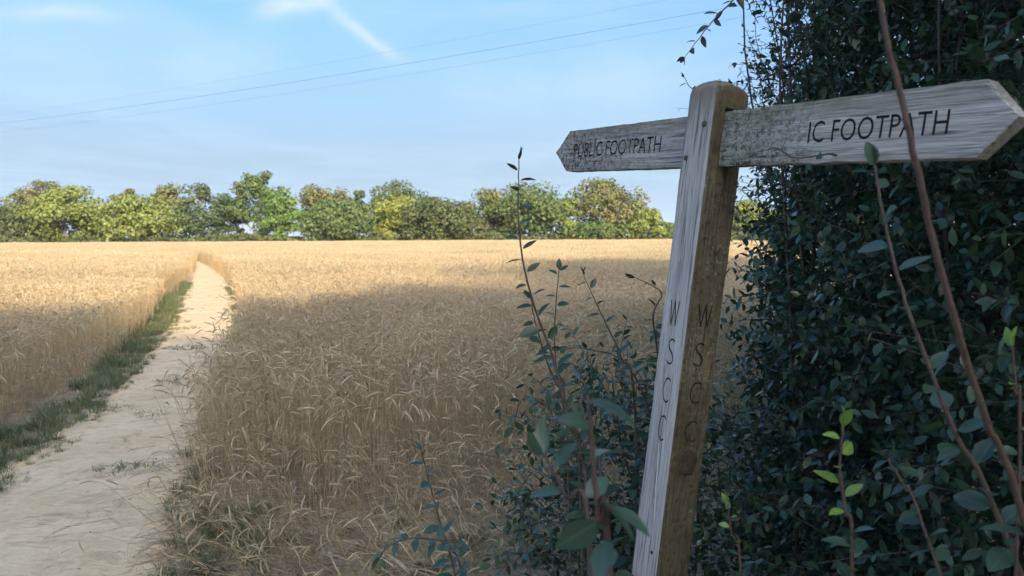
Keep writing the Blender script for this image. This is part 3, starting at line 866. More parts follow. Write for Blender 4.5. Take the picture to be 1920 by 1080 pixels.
TH = 0.040
for sgn, mt, txt, box, lab in ((-1, M_BOARD_L, 'PUBLIC FOOTPATH', (1075, 294, 1241, 256), 'left pointing board with carved lettering, farther from the viewer'),
                               (1, M_BOARD_R, 'IC FOOTPATH', (1513, 269, 1783, 203), 'right pointing board crusted with lichen near the post')):
    bme = board_mesh(sgn, 0.868 if sgn > 0 else 0.885, 0.795, 0.075, TH)
    x0, y0, x1, y1 = box
    a, b = on_plane(x0, y0, 1, -TH / 2), on_plane(x1, y1, 1, -TH / 2)
    bl = on_plane(x1, y1 + (48 if sgn > 0 else 31), 1, -TH / 2)
    zb = (a.z + bl.z) / 2; wd, ht = b.x - a.x, b.z - bl.z
    tm = text_mesh(txt, 0.1, 1.0, 0.5, 0.0)
    dims = [max(v.co[i] for v in tm.vertices) for i in (0, 1)]
    rot = Matrix(((1, 0, 0), (0, 0, -1), (0, 1, 0))).to_4x4()
    def place(d0, d1):
        return xform(tm, Matrix.Translation((a.x, -TH / 2, zb - BZ)) @ rot @ Matrix.Translation((0, 0, (d0 + d1) / 2)) @ Matrix.Diagonal((wd / dims[0], ht / dims[1], abs(d1 - d0), 1)))
    bme.materials.append(mt); cm_ = place(-0.005, 0.02); cm_.materials.clear(); cm_.materials.append(M_INK)
    b2 = boolean(bme, [cm_])
    for pl_ in b2.polygons: pl_.use_smooth = False
    fb = add('finger_board', b2, mt, sign, (0, 0, BZ)); fb['label'] = lab
    lt = place(-0.0062, -0.0040); lt.materials.clear(); add('lettering', lt, M_INK, fb)
    # crusts of lichen: many low lumps on the face
    r = np.random.default_rng(5 + sgn); acc = Acc()
    spots = []
    if sgn > 0:
        for _ in range(650):
            fx = r.beta(1.1, 1.7); spots.append((0.065 + fx * 0.33, r.uniform(-0.070, 0.070), r.uniform(0.0016, 0.0066) * (1.15 - 0.6 * fx)))
    else:
        foo = on_plane(1176, 274, 1, -TH / 2); mott = on_plane(1262, 238, 1, -TH / 2); edg = on_plane(1140, 244, 1, -TH / 2)
        for cx_, cz_, sp_, nn_ in ((foo.x, foo.z - BZ, 0.035, 150), (mott.x, mott.z - BZ, 0.03, 60), (edg.x, edg.z - BZ, 0.07, 50)):
            for _ in range(nn_): spots.append((cx_ + r.normal(0, sp_), cz_ + r.normal(0, 0.012), r.uniform(0.0012, 0.0036)))
    for (x, z, s) in spots:
        if abs(z) > 0.072: continue
        kk_ = 6; V = [(x, -TH / 2 - s * r.uniform(0.35, 0.8), z)]
        a0 = r.uniform(0, 6)
        V += [(x + s * r.uniform(0.6, 1.3) * math.cos(a0 + i * 1.047), -TH / 2 + 0.0008, z + s * r.uniform(0.6, 1.3) * math.sin(a0 + i * 1.047)) for i in range(kk_)]
        acc.put(V, tris=[(0, 1 + i, 1 + (i + 1) % kk_) for i in range(kk_)])
    tag(add('lichen', acc.mesh('lichen'), M_LICHEN, fb), kind='stuff')

def dome(r0, h, name):
    acc = Acc(); V = []; n = 10
    for rr, zz_ in ((1, -0.15), (1, 0.35), (0.8, 0.8), (0.4, 1.0)):
        for i in range(n):
            w = 1 + 0.10 * math.sin(i * 2.7 + rr * 5); V.append((r0 * rr * w * math.cos(i * 6.2832 / n), r0 * rr * w * math.sin(i * 6.2832 / n), h * zz_))
    V.append((0, 0, h))
    Q = [(j * n + i, j * n + (i + 1) % n, (j + 1) * n + (i + 1) % n, (j + 1) * n + i) for j in range(3) for i in range(n)]
    acc.put(V, Q, [(3 * n + i, 3 * n + (i + 1) % n, 4 * n) for i in range(n)])
    return acc.mesh(name)
for px, py in ((1321, 232), (1287, 296)):
    q = on_plane(px, py, 1, -HW); o = add('peg', dome(0.0085, 0.006, 'peg'), M_PEG, post, q); o.rotation_euler = (R(90), 0, 0)
q = on_plane(1222, 1036, 1, -HW); o = add('hole_spot', dome(0.0055, 0.002, 'hole_spot'), M_INK, post, q); o.rotation_euler = (R(90), 0, 0)  # small hole in the post; its dark inside is a near-black low dome
q = on_plane(1288, 868, 0, HW); o = add('knot', dome(0.036, 0.0022, 'knot'), M_KNOT, post, q); o.rotation_euler = (0, R(90), 0); o.scale = (1.15, 0.95, 1)
acc = Acc()
pts = [on_plane(x, y, 1, -HW - 0.0008) for x, y in ((1236, 830), (1232, 880), (1229, 930), (1226, 990))]
acc.tube(pts, [0.0008, 0.0012, 0.0014, 0.0022], 5); add('dried_streak', acc.mesh('dried_streak'), M_DROP, post)

# ------------------------------------------------------------------ leaves
def leaf_template(hi, seed=0):
    """ovate leaf along +X, unit length, folded on its midrib and arched"""
    r = np.random.default_rng(seed)
    st = [0.0, 0.12, 0.30, 0.52, 0.74, 0.90, 1.0] if hi else [0.0, 0.38, 0.72, 1.0]
    wd = lambda f: 0.245 * (math.sin(math.pi * min(1, f) ** 0.85) ** 0.8) if 0 < f < 1 else 0.0
    fold, arch, tw = r.uniform(0.12, 0.4), r.uniform(0.05, 0.28), r.uniform(-0.25, 0.25)
    V, tris, quads = [], [], []
    idx = []
    for i, f in enumerate(st):
        zc_ = -arch * f * f
        if 0 < f < 1:
            w = wd(f) * (1 + (r.normal(0, 0.05) if hi else 0)); a = tw * f
            V += [(f, w * math.cos(a), zc_ + w * fold + w * math.sin(a)), (f, 0, zc_), (f, -w * math.cos(a), zc_ + w * fold - w * math.sin(a))]
            idx.append((len(V) - 3, len(V) - 2, len(V) - 1))
        else:
            V.append((f, 0, zc_)); idx.append((len(V) - 1,) * 3)
    for a, b in zip(idx[:-1], idx[1:]):
        if a[0] == a[1]: tris += [(a[1], b[1], b[0]), (a[1], b[2], b[1])]
        elif b[0] == b[1]: tris += [(a[1], b[1], a[0]), (a[2], b[1], a[1])]
        else: quads += [(a[1], b[1], b[0], a[0]), (a[2], b[2], b[1], a[1])]
    return np.array(V), np.array(quads), np.array(tris)

LEAF_HI = []
for s in range(5):
    V, Q, T = leaf_template(True, s)
    LEAF_HI.append((V, Q, T))
def leaf_meshes(mt, nm):
    out = []
    for V, Q, T in LEAF_HI:
        me = build_mesh(nm, V, [(Q, 0), (T, 0)]); me.materials.append(mt); out.append(me)
    return out
LM = {k: leaf_meshes(m_, k) for k, m_ in (('sprig', M_SPRIG), ('dark', M_DARKLEAF), ('young', M_YOUNG), ('hedge', M_HEDGE))}

def leaf_obj(parent, me, pos, d, nrm, s, width=1.0, name='leaf'):
    M_ = frames(np.array([d]), np.array([nrm]), np.array([1.0]))[0]
    mm = Matrix(M_.tolist()).to_4x4(); mm.translation = Vector(pos)
    o = bpy.data.objects.new(name, me); COL.objects.link(o); o.parent = parent
    loc = parent.location
    mm.translation = Vector(pos) - loc
    o.matrix_basis = mm @ Matrix.Diagonal((s, s * width, s, 1))
    return o

def sprig(name, label, cat, ctrl, r0, r1, kind, spacing, size, t0=0.0, seed=0, group=None, stem_mat=None, spread=0.9, width=1.0, tip=True, droop=0.35, t1=1.0, side=None, tipkind=None, nt=None):
    """a woody shoot (Empty > stem, leaf, leaf.001 ...); ctrl runs from the ground to the tip"""
    r = np.random.default_rng(1000 + seed)
    if ctrl[0] is None:        # carry the lowest visible stretch on down to the ground
        a_, b_ = ctrl[1], ctrl[2]; dv = a_ - b_; q_ = a_ + dv * (a_.z / max(-dv.z, 1e-3))
        ctrl = [Vector((a_.x + (q_.x - a_.x) * 0.8, a_.y + (q_.y - a_.y) * 0.8, 0.0))] + list(ctrl[1:])
    pts = smooth_line(ctrl, nt or max(12, 6 * len(ctrl)))
    root = bpy.data.objects.new(name, None); COL.objects.link(root); root.location = Vector(pts[0])
    tag(root, label, cat, group)
    n = len(pts); acc = Acc()
    jit = r.normal(0, min(r0, 0.004) * 0.16, pts.shape); jit[0] = 0; jit[-1] = 0
    acc.tube(pts + jit - pts[0], np.linspace(r0, r1, n), 6)
    add('stem', acc.mesh('stem'), stem_mat or M_TWIG, root)
    seg = np.linalg.norm(np.diff(pts, axis=0), axis=1); cum = np.concatenate([[0], np.cumsum(seg)])
    L = cum[-1]; s = t0 * L; k = 0
    while s < L * t1:
        i = min(n - 2, int(np.searchsorted(cum, s)) - 1); i = max(i, 0); f = (s - cum[i]) / (seg[i] + 1e-9)
        q = pts[i] + (pts[i + 1] - pts[i]) * f; T = unit(pts[i + 1] - pts[i])
        a = (k * 2.4 + r.uniform(-0.5, 0.5)) if side is None else side + (math.pi if k % 2 else 0) + r.normal(0, 0.5)
        perp = np.array([math.cos(a), math.sin(a), 0.0]); perp = unit(perp - T * (perp @ T))
        d = unit(perp * spread + T * r.uniform(0.25, 0.7) + np.array([0, 0, -droop * r.uniform(0, 1)]))
        nrm = unit(np.array([0, 0, 1.0]) + T * 0.3 + r.normal(0, 0.45, 3) + np.array([-0.15, -0.45, 0]) - d * (d[2] * 0.5))
        fr = s / L
        sz = size * r.uniform(0.8, 1.25) * (1 - 0.35 * max(0, fr - 0.6) / 0.4)
        kd = tipkind if (tipkind and fr > 0.86) else kind
        leaf_obj(root, LM[kd][r.integers(0, 5)], q + d * r0 * 0.8, d, nrm, sz, width * r.uniform(0.85, 1.15))
        s += spacing * r.uniform(0.7, 1.35); k += 1
    if tip:
        for j in range(2):
            T = unit(pts[-1] - pts[-2]); d = unit(T + r.normal(0, 0.35, 3)); leaf_obj(root, LM[tipkind or kind][r.integers(0, 5)], pts[-1], d, unit(r.normal(0, 1, 3) + np.array([0, -0.5, 0.6])), size * 0.7, width)
    return root

def G(px, py, d):
    """the same spot dropped to the ground"""
    q = P(px, py, d); return Vector((q.x, q.y, 0.0))

GRP = 'thorny shoots growing round the signpost'
# ---- left of the post
sprig('shrub_shoot', 'tall thin shoot standing highest against the field, left of the signpost', 'shoot',
      [G(1110, 1000, 2.35), P(1098, 905, 2.35), P(1062, 780, 2.3), P(1040, 680, 2.28), P(1002, 575, 2.25), P(979, 480, 2.22), P(972, 400, 2.2), P(973, 300, 2.2)],
      0.0062, 0.0016, 'dark', 0.034, 0.062, 0.30, 1, GRP, M_TWIG, side=0.2, width=0.9)
sprig('shrub_shoot', 'forked thin shoot crossing the lower part of the tallest shoot', 'shoot',
      [G(1100, 1000, 2.4), P(1085, 850, 2.4), P(1063, 760, 2.4), P(1030, 690, 2.38), P(1005, 610, 2.36), P(995, 560, 2.35)], 0.006, 0.0015, 'dark', 0.030, 0.048, 0.4, 2, GRP, side=0.3)
sprig('shrub_shoot', 'short upright shoot with few leaves, just right of the tallest shoot', 'shoot',
      [G(1075, 1000, 2.6), P(1062, 790, 2.6), P(1043, 690, 2.55), P(1040, 610, 2.55), P(1048, 505, 2.5)], 0.0055, 0.0013, 'dark', 0.036, 0.052, 0.45, 3, GRP, side=0.1)
sprig('shrub_shoot', 'arching shoot in the middle between the tallest shoot and the post', 'shoot',
      [G(1200, 1000, 2.6), P(1190, 760, 2.6), P(1165, 670, 2.6), P(1128, 590, 2.6), P(1095, 518, 2.6)], 0.0055, 0.0013, 'dark', 0.028, 0.050, 0.4, 4, GRP, side=-0.2)
sprig('shrub_shoot', 'shoot with a leafy tip bending left close against the post', 'shoot',
      [G(1250, 1000, 2.75), P(1245, 780, 2.75), P(1233, 660, 2.75), P(1225, 590, 2.7), P(1240, 548, 2.7), P(1190, 520, 2.7)], 0.0055, 0.0013, 'dark', 0.026, 0.052, 0.45, 5, GRP, side=0.5)
sprig('shrub_shoot', 'nearly level twig reaching left across the bush by the post', 'shoot',
      [G(1250, 1000, 2.5), P(1230, 860, 2.5), P(1180, 690, 2.5), P(1100, 655, 2.5), P(1050, 655, 2.45)], 0.005, 0.0013, 'dark', 0.026, 0.050, 0.35, 6, GRP)
sprig('shrub_shoot', 'low shoot with dark leaves reaching towards the wheat, left of the post', 'shoot',
      [G(1180, 1050, 2.3), P(1120, 850, 2.3), P(1045, 775, 2.25), P(985, 745, 2.2), P(960, 800, 2.2)], 0.0055, 0.0014, 'dark', 0.030, 0.056, 0.3, 7, GRP)
sprig('shrub_shoot', 'upright leafy sprig standing alone in the trampled wheat at bottom centre', 'shoot',
      [G(880, 1100, 2.5), P(868, 1085, 2.5), P(835, 1010, 2.5), P(812, 930, 2.5), P(790, 845, 2.5)], 0.0055, 0.0016, 'sprig', 0.026, 0.060, 0.25, 8, GRP)
sprig('shrub_shoot', 'low spreading sprig with bluish leaves at the bottom edge left of centre', 'shoot',
      [G(880, 1100, 2.45), P(850, 1060, 2.4), P(800, 1010, 2.35), P(735, 1020, 2.3), P(712, 1045, 2.3)], 0.005, 0.0016, 'sprig', 0.020, 0.058, 0.2, 9, GRP)
sprig('shrub_shoot', 'bare slanting twig at the foot of the wheat right of bottom centre', 'shoot',
      [G(1010, 1100, 2.5), P(990, 1040, 2.5), P(960, 1010, 2.5), P(930, 990, 2.5)], 0.004, 0.0014, 'sprig', 0.06, 0.045, 0.3, 10, GRP)
# ---- out of focus shoot close to the lens
sprig('foreground_shoot', 'blurred dark red shoot with large blue green leaves close to the lens', 'shoot',
      [G(1150, 1150, 1.0), P(1140, 1090, 0.98), P(1125, 980, 0.97), P(1113, 880, 0.96), P(1108, 800, 0.95), P(1100, 740, 0.95)], 0.0048, 0.0024, 'sprig', 0.042, 0.082, 0.62, 31, GRP, M_REDTWIG, width=1.1, droop=0.9, tip=False)
sprig('foreground_shoot', 'second blurred shoot just left of the dark red one at the bottom', 'shoot',
      [G(1120, 1150, 1.1), P(1108, 1075, 1.1), P(1060, 930, 1.1), P(1020, 850, 1.1)], 0.004, 0.002, 'sprig', 0.050, 0.075, 0.66, 12, GRP, M_TWIG, width=1.05, side=0.3, droop=0.3)
# ---- right of the post, in front of the hedge
sprig('bramble_stem', 'thick reddish stem crossing in front of the right board lettering', 'stem',
      [None, P(1930, 1000, 1.2), P(1850, 790, 1.15), P(1790, 600, 1.1), P(1745, 430, 1.08), P(1712, 280, 1.05), P(1685, 165, 1.05), P(1660, 60, 1.05), P(1640, -60, 1.05)],
      0.0056, 0.0036, 'sprig', 0.060, 0.065, 0.30, 20, 'woody stems in front of the hedge', M_REDTWIG, width=1.25, tip=False, t1=0.60)
sprig('bramble_stem', 'brown stem slanting down through the hedge below the right board', 'stem',
      [None, P(1880, 990, 1.45), P(1800, 830, 1.42), P(1735, 670, 1.4), P(1690, 540, 1.4), P(1655, 400, 1.4), P(1640, 310, 1.4)],
      0.0055, 0.0022, 'sprig', 0.042, 0.066, 0.30, 21, 'woody stems in front of the hedge', M_TWIG, width=1.2)
sprig('bramble_stem', 'thin upright stem at the right edge with one pale young leaf', 'stem',
      [G(1915, 1080, 1.4), P(1912, 850, 1.4), P(1905, 740, 1.4), P(1898, 650, 1.4)], 0.004, 0.0018, 'sprig', 0.06, 0.055, 0.45, 22, 'woody stems in front of the hedge', M_REDTWIG, tipkind='young')
sprig('hedge_shoot', 'shoot topped with bright yellow green young leaves, low right of the post', 'shoot',
      [G(1600, 1080, 1.5), P(1597, 1070, 1.5), P(1585, 960, 1.48), P(1575, 880, 1.46), P(1580, 800, 1.45)], 0.0045, 0.0022, 'sprig', 0.026, 0.062, 0.62, 23, GRP, M_REDTWIG, tipkind='young', droop=0.0)
sprig('hedge_shoot', 'small bright green sprig at the foot of the hedge beside the post', 'shoot',
      [G(1395, 1080, 1.9), P(1388, 1070, 1.9), P(1372, 1000, 1.9), P(1365, 945, 1.9)], 0.0035, 0.0018, 'sprig', 0.024, 0.046, 0.5, 24, GRP, M_REDTWIG, tipkind='young', droop=0.0)
sprig('hedge_shoot', 'leafy arching shoot near the bottom right of the hedge', 'shoot',
      [None, P(1740, 1010, 1.5), P(1700, 920, 1.5), P(1665, 860, 1.5)], 0.004, 0.0018, 'sprig', 0.03, 0.055, 0.4, 25, GRP, M_TWIG)
sprig('hedge_shoot', 'tall straight shoot rising beside the top of the post against the sky', 'shoot',
      [G(1500, 1080, 3.0), P(1490, 800, 3.0), P(1478, 500, 3.0), P(1468, 330, 2.95), P(1463, 180, 2.9), P(1466, 60, 2.9), P(1472, -40, 2.9)], 0.0085, 0.0028, 'dark', 0.050, 0.070, 0.45, 26, GRP, M_TWIG, side=0.0, width=1.1)
sprig('hedge_twig', 'forked twig reaching across the lower face of the right board', 'twig',
      [P(1600, 330, 1.95), P(1570, 292, 1.80), P(1530, 292, 1.76), P(1490, 296, 1.75), P(1455, 278, 1.75), P(1420, 285, 1.76)], 0.0038, 0.0012, 'dark', 0.09, 0.035, 0.1, 27, GRP, M_TWIG)
sprig('overhanging_twig', 'leafy twig hanging into the sky at the top of the picture', 'twig',
      [P(1560, -190, 2.9), P(1440, -70, 2.8), P(1380, -5, 2.7), P(1345, 30, 2.65), P(1312, 70, 2.6), P(1284, 108, 2.6)], 0.004, 0.001, 'dark', 0.030, 0.048, 0.40, 28, 'overhanging twigs', M_TWIG)
sprig('overhanging_twig', 'tiny twig tip peeping out behind the top of the post', 'twig',
      [P(1460, 270, 3.0), P(1380, 215, 2.9), P(1330, 190, 2.85), P(1296, 165, 2.8), P(1283, 145, 2.8)], 0.003, 0.001, 'dark', 0.026, 0.034, 0.45, 29, 'overhanging twigs', M_TWIG)

# ------------------------------------------------------------------ hedge
def foliage_twigs(r, starts, dirs, length, nleaf, leaf_len):
    """leafy twigs: returns leaf position, direction, normal, size and the twig polylines"""
    N = len(starts)
    side = unit(np.cross(dirs, r.normal(0, 1, (N, 3))))
    bend = r.normal(0, 0.25, (N, 3)) + np.array([0, 0, -0.12])
    pos, dd, nn, ss, lines = [], [], [], [], []
    f = np.linspace(0, 1, 5)
    lines = starts[:, None] + (dirs[:, None] * f[None, :, None] + bend[:, None] * (f ** 2)[None, :, None]) * length[:, None, None]
    for k in range(nleaf):
        u = (k + 0.6) / nleaf
        T = unit(dirs + 2 * bend * u)
        q = starts + (dirs * u + bend * u * u) * length[:, None]
        ang = k * 2.4 + r.uniform(-.6, .6, N)
        b2 = unit(np.cross(T, side)); s2 = unit(np.cross(b2, T))
        perp = s2 * np.cos(ang)[:, None] + b2 * np.sin(ang)[:, None]
        d = unit(perp + T * r.uniform(0.3, 0.9, (N, 1)) + np.array([0, 0, -0.25]))
        n_ = unit(np.array([0, 0, 0.9]) + r.normal(0, 0.42, (N, 3)) + T * 0.25)
        pos.append(q); dd.append(d); nn.append(n_); ss.append(leaf_len * r.uniform(0.65, 1.2, N))
    return np.concatenate(pos), np.concatenate(dd), np.concatenate(nn), np.concatenate(ss), lines

def twig_mesh(lines, rad):
    N, k, _ = lines.shape
    T = unit(np.gradient(lines, axis=1)); A = unit(np.cross(T, np.array([0.3, 0.5, 0.8]))); B = np.cross(T, A)
    rr = rad * np.linspace(1, 0.35, k)
    V = np.stack([lines + rr[None, :, None] * (math.cos(a) * A + math.sin(a) * B) for a in (0, 2.094, 4.189)], 2)
    base_ = (np.arange(N) * k * 3)[:, None, None, None]
    i = (np.arange(k - 1) * 3)[None, :, None, None]; j = np.array([[0, 1], [1, 2], [2, 0]])
    a = base_ + i + j[None, None, :, :1]; b = base_ + i + j[None, None, :, 1:]
    Q = np.concatenate([a, b, b + 3, a + 3], -1).reshape(-1, 4)
    return V.reshape(-1, 3), Q

LT, LQ, LTr = leaf_template(False, 3)
def leaf_mass(name, pos, d, n_, s):
    M_ = frames(d, n_, s)
    V, fs = stamp(LT, [LQ, LTr], M_, pos)
    return build_mesh(name, V, [(fs[0], 0), (fs[1], 0)])

def pix_of(p):
    d = p - np.array(CAM); z = d @ np.array(fwd)
    return 960 + FPX * (d @ np.array(rgt)) / z, 540 - FPX * (d @ np.array(upv)) / z, z

def make_hedge(name, label, cat, starts, dirs, length, nleaf, leaf_len, seed, singles, limbs, root_loc):
    r = np.random.default_rng(seed)
    root = bpy.data.objects.new(name, None); COL.objects.link(root); root.location = root_loc
    tag(root, label, cat)
    pos, d, n_, s, lines = foliage_twigs(r, starts, dirs, length, nleaf, leaf_len)
    px, py, z = pix_of(pos)
    infr = (px > 0) & (px < 1920) & (py > 0) & (py < 1080) & (z > 0.5)
    big = np.where(infr, s / np.maximum(z, 0.2), 0)
    pick = np.argsort(-big)[:singles]
    rest = np.ones(len(pos), bool); rest[pick] = False
    RL = np.array(root_loc)
    fo = add('foliage', leaf_mass('foliage', pos[rest] - RL, d[rest], n_[rest], s[rest]), M_HEDGE, root); fo['kind'] = 'stuff'
    V, Q = twig_mesh(lines - RL, 0.0022)
    tw = add('twigs', build_mesh('twigs', V, [(Q, 0)]), M_TWIG, root); tw['kind'] = 'stuff'
    for i in pick:
        leaf_obj(root, LM['hedge'][int(i) % 5], pos[i], d[i], n_[i], s[i])
    for pts, r0 in limbs:
        acc = Acc(); pp = smooth_line(pts, 14); acc.tube(pp - RL, np.linspace(r0, r0 * 0.3, 14), 6)
        add('branch', acc.mesh('branch'), M_TWIG, root)
    return root

# main hedge: face runs from the right edge of the picture to behind the post, 3.6 m high
def hedge_face(y):
    return np.interp(y, [0.0, 1.3, 2.0, 2.6, 3.3, 4.5, 6.0, 9.0], [1.45, 1.30, 1.08, 0.98, 1.02, 1.45, 2.1, 3.6])
r = np.random.default_rng(77)
N = 8200
yy = r.uniform(0.9, 6.5, N); yy = np.where(r.random(N) < 0.75, 0.9 + (yy - 0.9) * 0.62, yy)
zz = r.uniform(0.0, 3.7, N)
depth = r.random(N) ** 1.8 * 1.3
wave = 0.14 * n2(yy, zz, 1.1, 3.0) + 0.08 * n2(yy, zz, 3.1, 4.0)
lean_top = np.interp(zz, [0, 1.0, 2.0, 3.0, 3.7], [-0.10, 0.0, 0.12, 0.30, 0.60])
xx = hedge_face(yy) + 0.14 + depth + wave + lean_top
starts = np.stack([xx, yy, zz], -1)
dirs = unit(np.stack([-0.75 + r.normal(0, .5, N), -0.35 + r.normal(0, .55, N), 0.35 + r.normal(0, .55, N)], -1))
NI = 2600                                        # older, bigger leaves deep inside
yi = r.uniform(0.9, 8.0, NI); zi = r.uniform(0.0, 3.6, NI)
si = np.stack([hedge_face(yi) + 0.55 + r.uniform(0, 1.8, NI) + np.interp(zi, [0, 1.0, 2.0, 3.0, 3.7], [-0.10, 0.0, 0.12, 0.30, 0.60]), yi, zi], -1)
di = unit(r.normal(0, 1, (NI, 3)) + np.array([-0.5, -0.3, 0.2]))
starts = np.concatenate([starts, si]); dirs = np.concatenate([dirs, di])
hl_ = np.concatenate([r.uniform(0.16, 0.40, N), r.uniform(0.3, 0.6, NI)]); ll_ = np.concatenate([np.full(N, 0.046), np.full(NI, 0.085)])
limbs = []
for i in range(16):
    y0 = r.uniform(1.3, 5.0); x0 = hedge_face(y0) + r.uniform(0.25, 0.8)
    q = np.array([x0, y0, 0.0]); pts = [q]
    for j in range(4):
        q = q + np.array([r.normal(-0.03, 0.10), r.normal(0, 0.10), r.uniform(0.6, 1.0)]); pts.append(q)
    limbs.append((pts, r.uniform(0.007, 0.016)))
make_hedge('hedge', 'dense dark green thorn hedge filling the right side behind the signpost', 'hedge', starts, dirs, hl_, 13, ll_, 78, 300, limbs, (1.6, 3.0, 0.0))

# airy shoots on the hedge's outer edge, sky shows through
N = 420
yy = r.uniform(2.6, 3.8, N); zz = r.uniform(1.5, 3.3, N)
starts = np.stack([hedge_face(yy) + r.uniform(-0.05, 0.30, N) + 0.05, yy, zz], -1)
dirs = unit(np.stack([-0.35 + r.normal(0, .35, N), r.normal(0, .35, N), 0.8 + r.normal(0, .35, N)], -1))
make_hedge('hedge_bush', 'loose small leaved bush at the hedge edge, lit through by the sky', 'bush', starts, dirs, r.uniform(0.15, 0.36, N), 13, 0.026, 79, 60,
           [([(1.35, 3.1, 0), (1.25, 3.1, 0.9), (1.15, 3.15, 1.8), (1.10, 3.2, 2.9)], 0.014), ([(1.4, 3.3, 0), (1.3, 3.3, 1.2), (1.25, 3.3, 2.2), (1.1, 3.35, 3.1)], 0.012)], (1.4, 3.2, 0.0))

# bush at the foot of the post, to its left and behind
N = 640
u = unit(r.normal(0, 1, (N, 3))) * (r.random((N, 1)) ** 0.45)
starts = np.array([0.46, 2.85, 0.48]) + u * np.array([0.42, 0.36, 0.66]); starts[:, 2] = np.maximum(starts[:, 2], 0.02)
dirs = unit(u * 0.8 + np.array([-0.15, -0.1, 0.55]) + r.normal(0, .35, (N, 3)))
make_hedge('low_bush', 'low tangled bush at the foot of the signpost on its left', 'bush', starts, dirs, r.uniform(0.12, 0.32, N), 11, 0.038, 80, 200,
           [([(0.6, 2.85, 0), (0.55, 2.8, 0.4), (0.4, 2.7, 0.8), (0.35, 2.7, 1.1)], 0.008), ([(0.65, 2.9, 0), (0.7, 2.85, 0.5), (0.62, 2.8, 1.0), (0.6, 2.8, 1.25)], 0.008)], (0.62, 2.85, 0.0))

# ------------------------------------------------------------------ trees
LTv = np.array([(-.5, -.32, 0), (.5, -.32, 0), (.62, .1, .06), (.1, .5, 0), (-.55, .3, -.05)]); LTf = np.array([(0, 1, 2, 3, 4)])
def tree(name, label, x, y, H, Rx, mats, seed, nclump=60, leaf=0.34, per=85, low=0.10, trunk=0.22, squash=1.0, group='trees along the far edge of the field', sparse=0.0, lean=0.0):
    r = np.random.default_rng(seed)
    root = bpy.data.objects.new(name, None); COL.objects.link(root); root.location = (x, y, 0)
    tag(root, label, 'tree', group)
    zlo = low * H; hc = (H - zlo) / 2; zc_ = zlo + hc
    # clumps on the crown's shell and inside
    u = unit(r.normal(0, 1, (nclump, 3))); rad = np.where(r.random(nclump) < 0.75, r.uniform(0.72, 0.90, nclump), r.uniform(0.2, 0.7, nclump))
    wob = 1 + 0.22 * r.normal(0, 1, nclump).clip(-1.4, 1.2)
    c = u * rad[:, None] * wob[:, None] * np.array([Rx * 1.02, Rx * 1.02, hc * 0.98]); c[:, 2] += zc_
    taper = np.interp((c[:, 2] - zlo) / (H - zlo), [0, 0.3, 0.6, 1], [1.0, 1.12, 1.05, 0.75]); c[:, :2] *= taper[:, None]
    c[:, 0] += lean * (c[:, 2] / H)
    cr = Rx * r.uniform(0.24, 0.42, nclump) * (1 - sparse * 0.35)
    c[:, 2] = np.minimum(c[:, 2], H - cr * 0.8)
    ids = np.repeat(np.arange(nclump), per)
    v = unit(r.normal(0, 1, (len(ids), 3))) * (r.random((len(ids), 1)) ** 0.35)
    pos = c[ids] + v * cr[ids][:, None] * np.array([1.15, 1.15, 0.80]); pos[:, 2] = np.maximum(pos[:, 2], 0.2)
    nrm = unit(v * 0.9 + unit(c[ids] - np.array([0, 0, zc_])) * 0.35 + np.array([0, 0, 0.25]) + r.normal(0, .48, pos.shape))
    d = unit(np.cross(nrm, r.normal(0, 1, pos.shape)))
    keep = r.random(len(ids)) > sparse * 0.35
    pos, d, nrm = pos[keep], d[keep], nrm[keep]
    V, fs = stamp(LTv, [LTf], frames(d, nrm, leaf * r.uniform(0.6, 1.3, len(pos))), pos)
    cm = build_mesh('crown', V, [(fs[0], 0)], smooth=False); cm.materials.append(mats)
    cr_o = add('crown', cm, None, root); cr_o['kind'] = 'stuff'
    acc = Acc()
    tp = [np.array([0, 0, -0.05]), np.array([r.normal(0, .12), r.normal(0, .1), H * 0.18]), np.array([lean * .3 + r.normal(0, .25), r.normal(0, .2), H * 0.42]), np.array([lean * .7 + r.normal(0, .4), r.normal(0, .2), H * 0.80])]
    tp = smooth_line(tp, 10); acc.tube(tp, np.linspace(trunk, trunk * 0.25, 10), 8)
    for i in r.choice(nclump, 12, replace=False):
        j = r.integers(2, 7); a = tp[j]; b = c[i]
        mid = (a + b) / 2 + np.array([0, 0, -0.06 * H * r.random()])
        acc.tube(smooth_line([a, mid, b], 6), np.linspace(trunk * 0.40, trunk * 0.07, 6), 5)
    add('trunk', acc.mesh('trunk'), M_TRUNK, root)
    return root

def tl(nm, d, l, warm=None):
    return leafy(nm, d, l, 0.55, 0.30, None, 0.3, 0.35, warm)
TM = {'dark': tl('tree_dark', (0.054, 0.083, 0.032), (0.108, 0.141, 0.053), (0.125, 0.147, 0.052)),
      'green': tl('tree_green', (0.065, 0.109, 0.035), (0.127, 0.184, 0.060), (0.144, 0.185, 0.061)),
      'bright': tl('tree_bright', (0.092, 0.170, 0.042), (0.162, 0.262, 0.071), (0.178, 0.258, 0.072)),
      'yellow': tl('tree_yellow', (0.212, 0.246, 0.041), (0.335, 0.357, 0.071), (0.165, 0.221, 0.057)),
      'lime': tl('tree_lime', (0.146, 0.195, 0.045), (0.232, 0.288, 0.075), (0.237, 0.270, 0.075)),
      'olive': tl('tree_olive', (0.107, 0.129, 0.046), (0.187, 0.204, 0.075), (0.221, 0.199, 0.080)),
      'blue': tl('tree_blue', (0.059, 0.104, 0.049), (0.115, 0.165, 0.079), (0.125, 0.160, 0.070))}
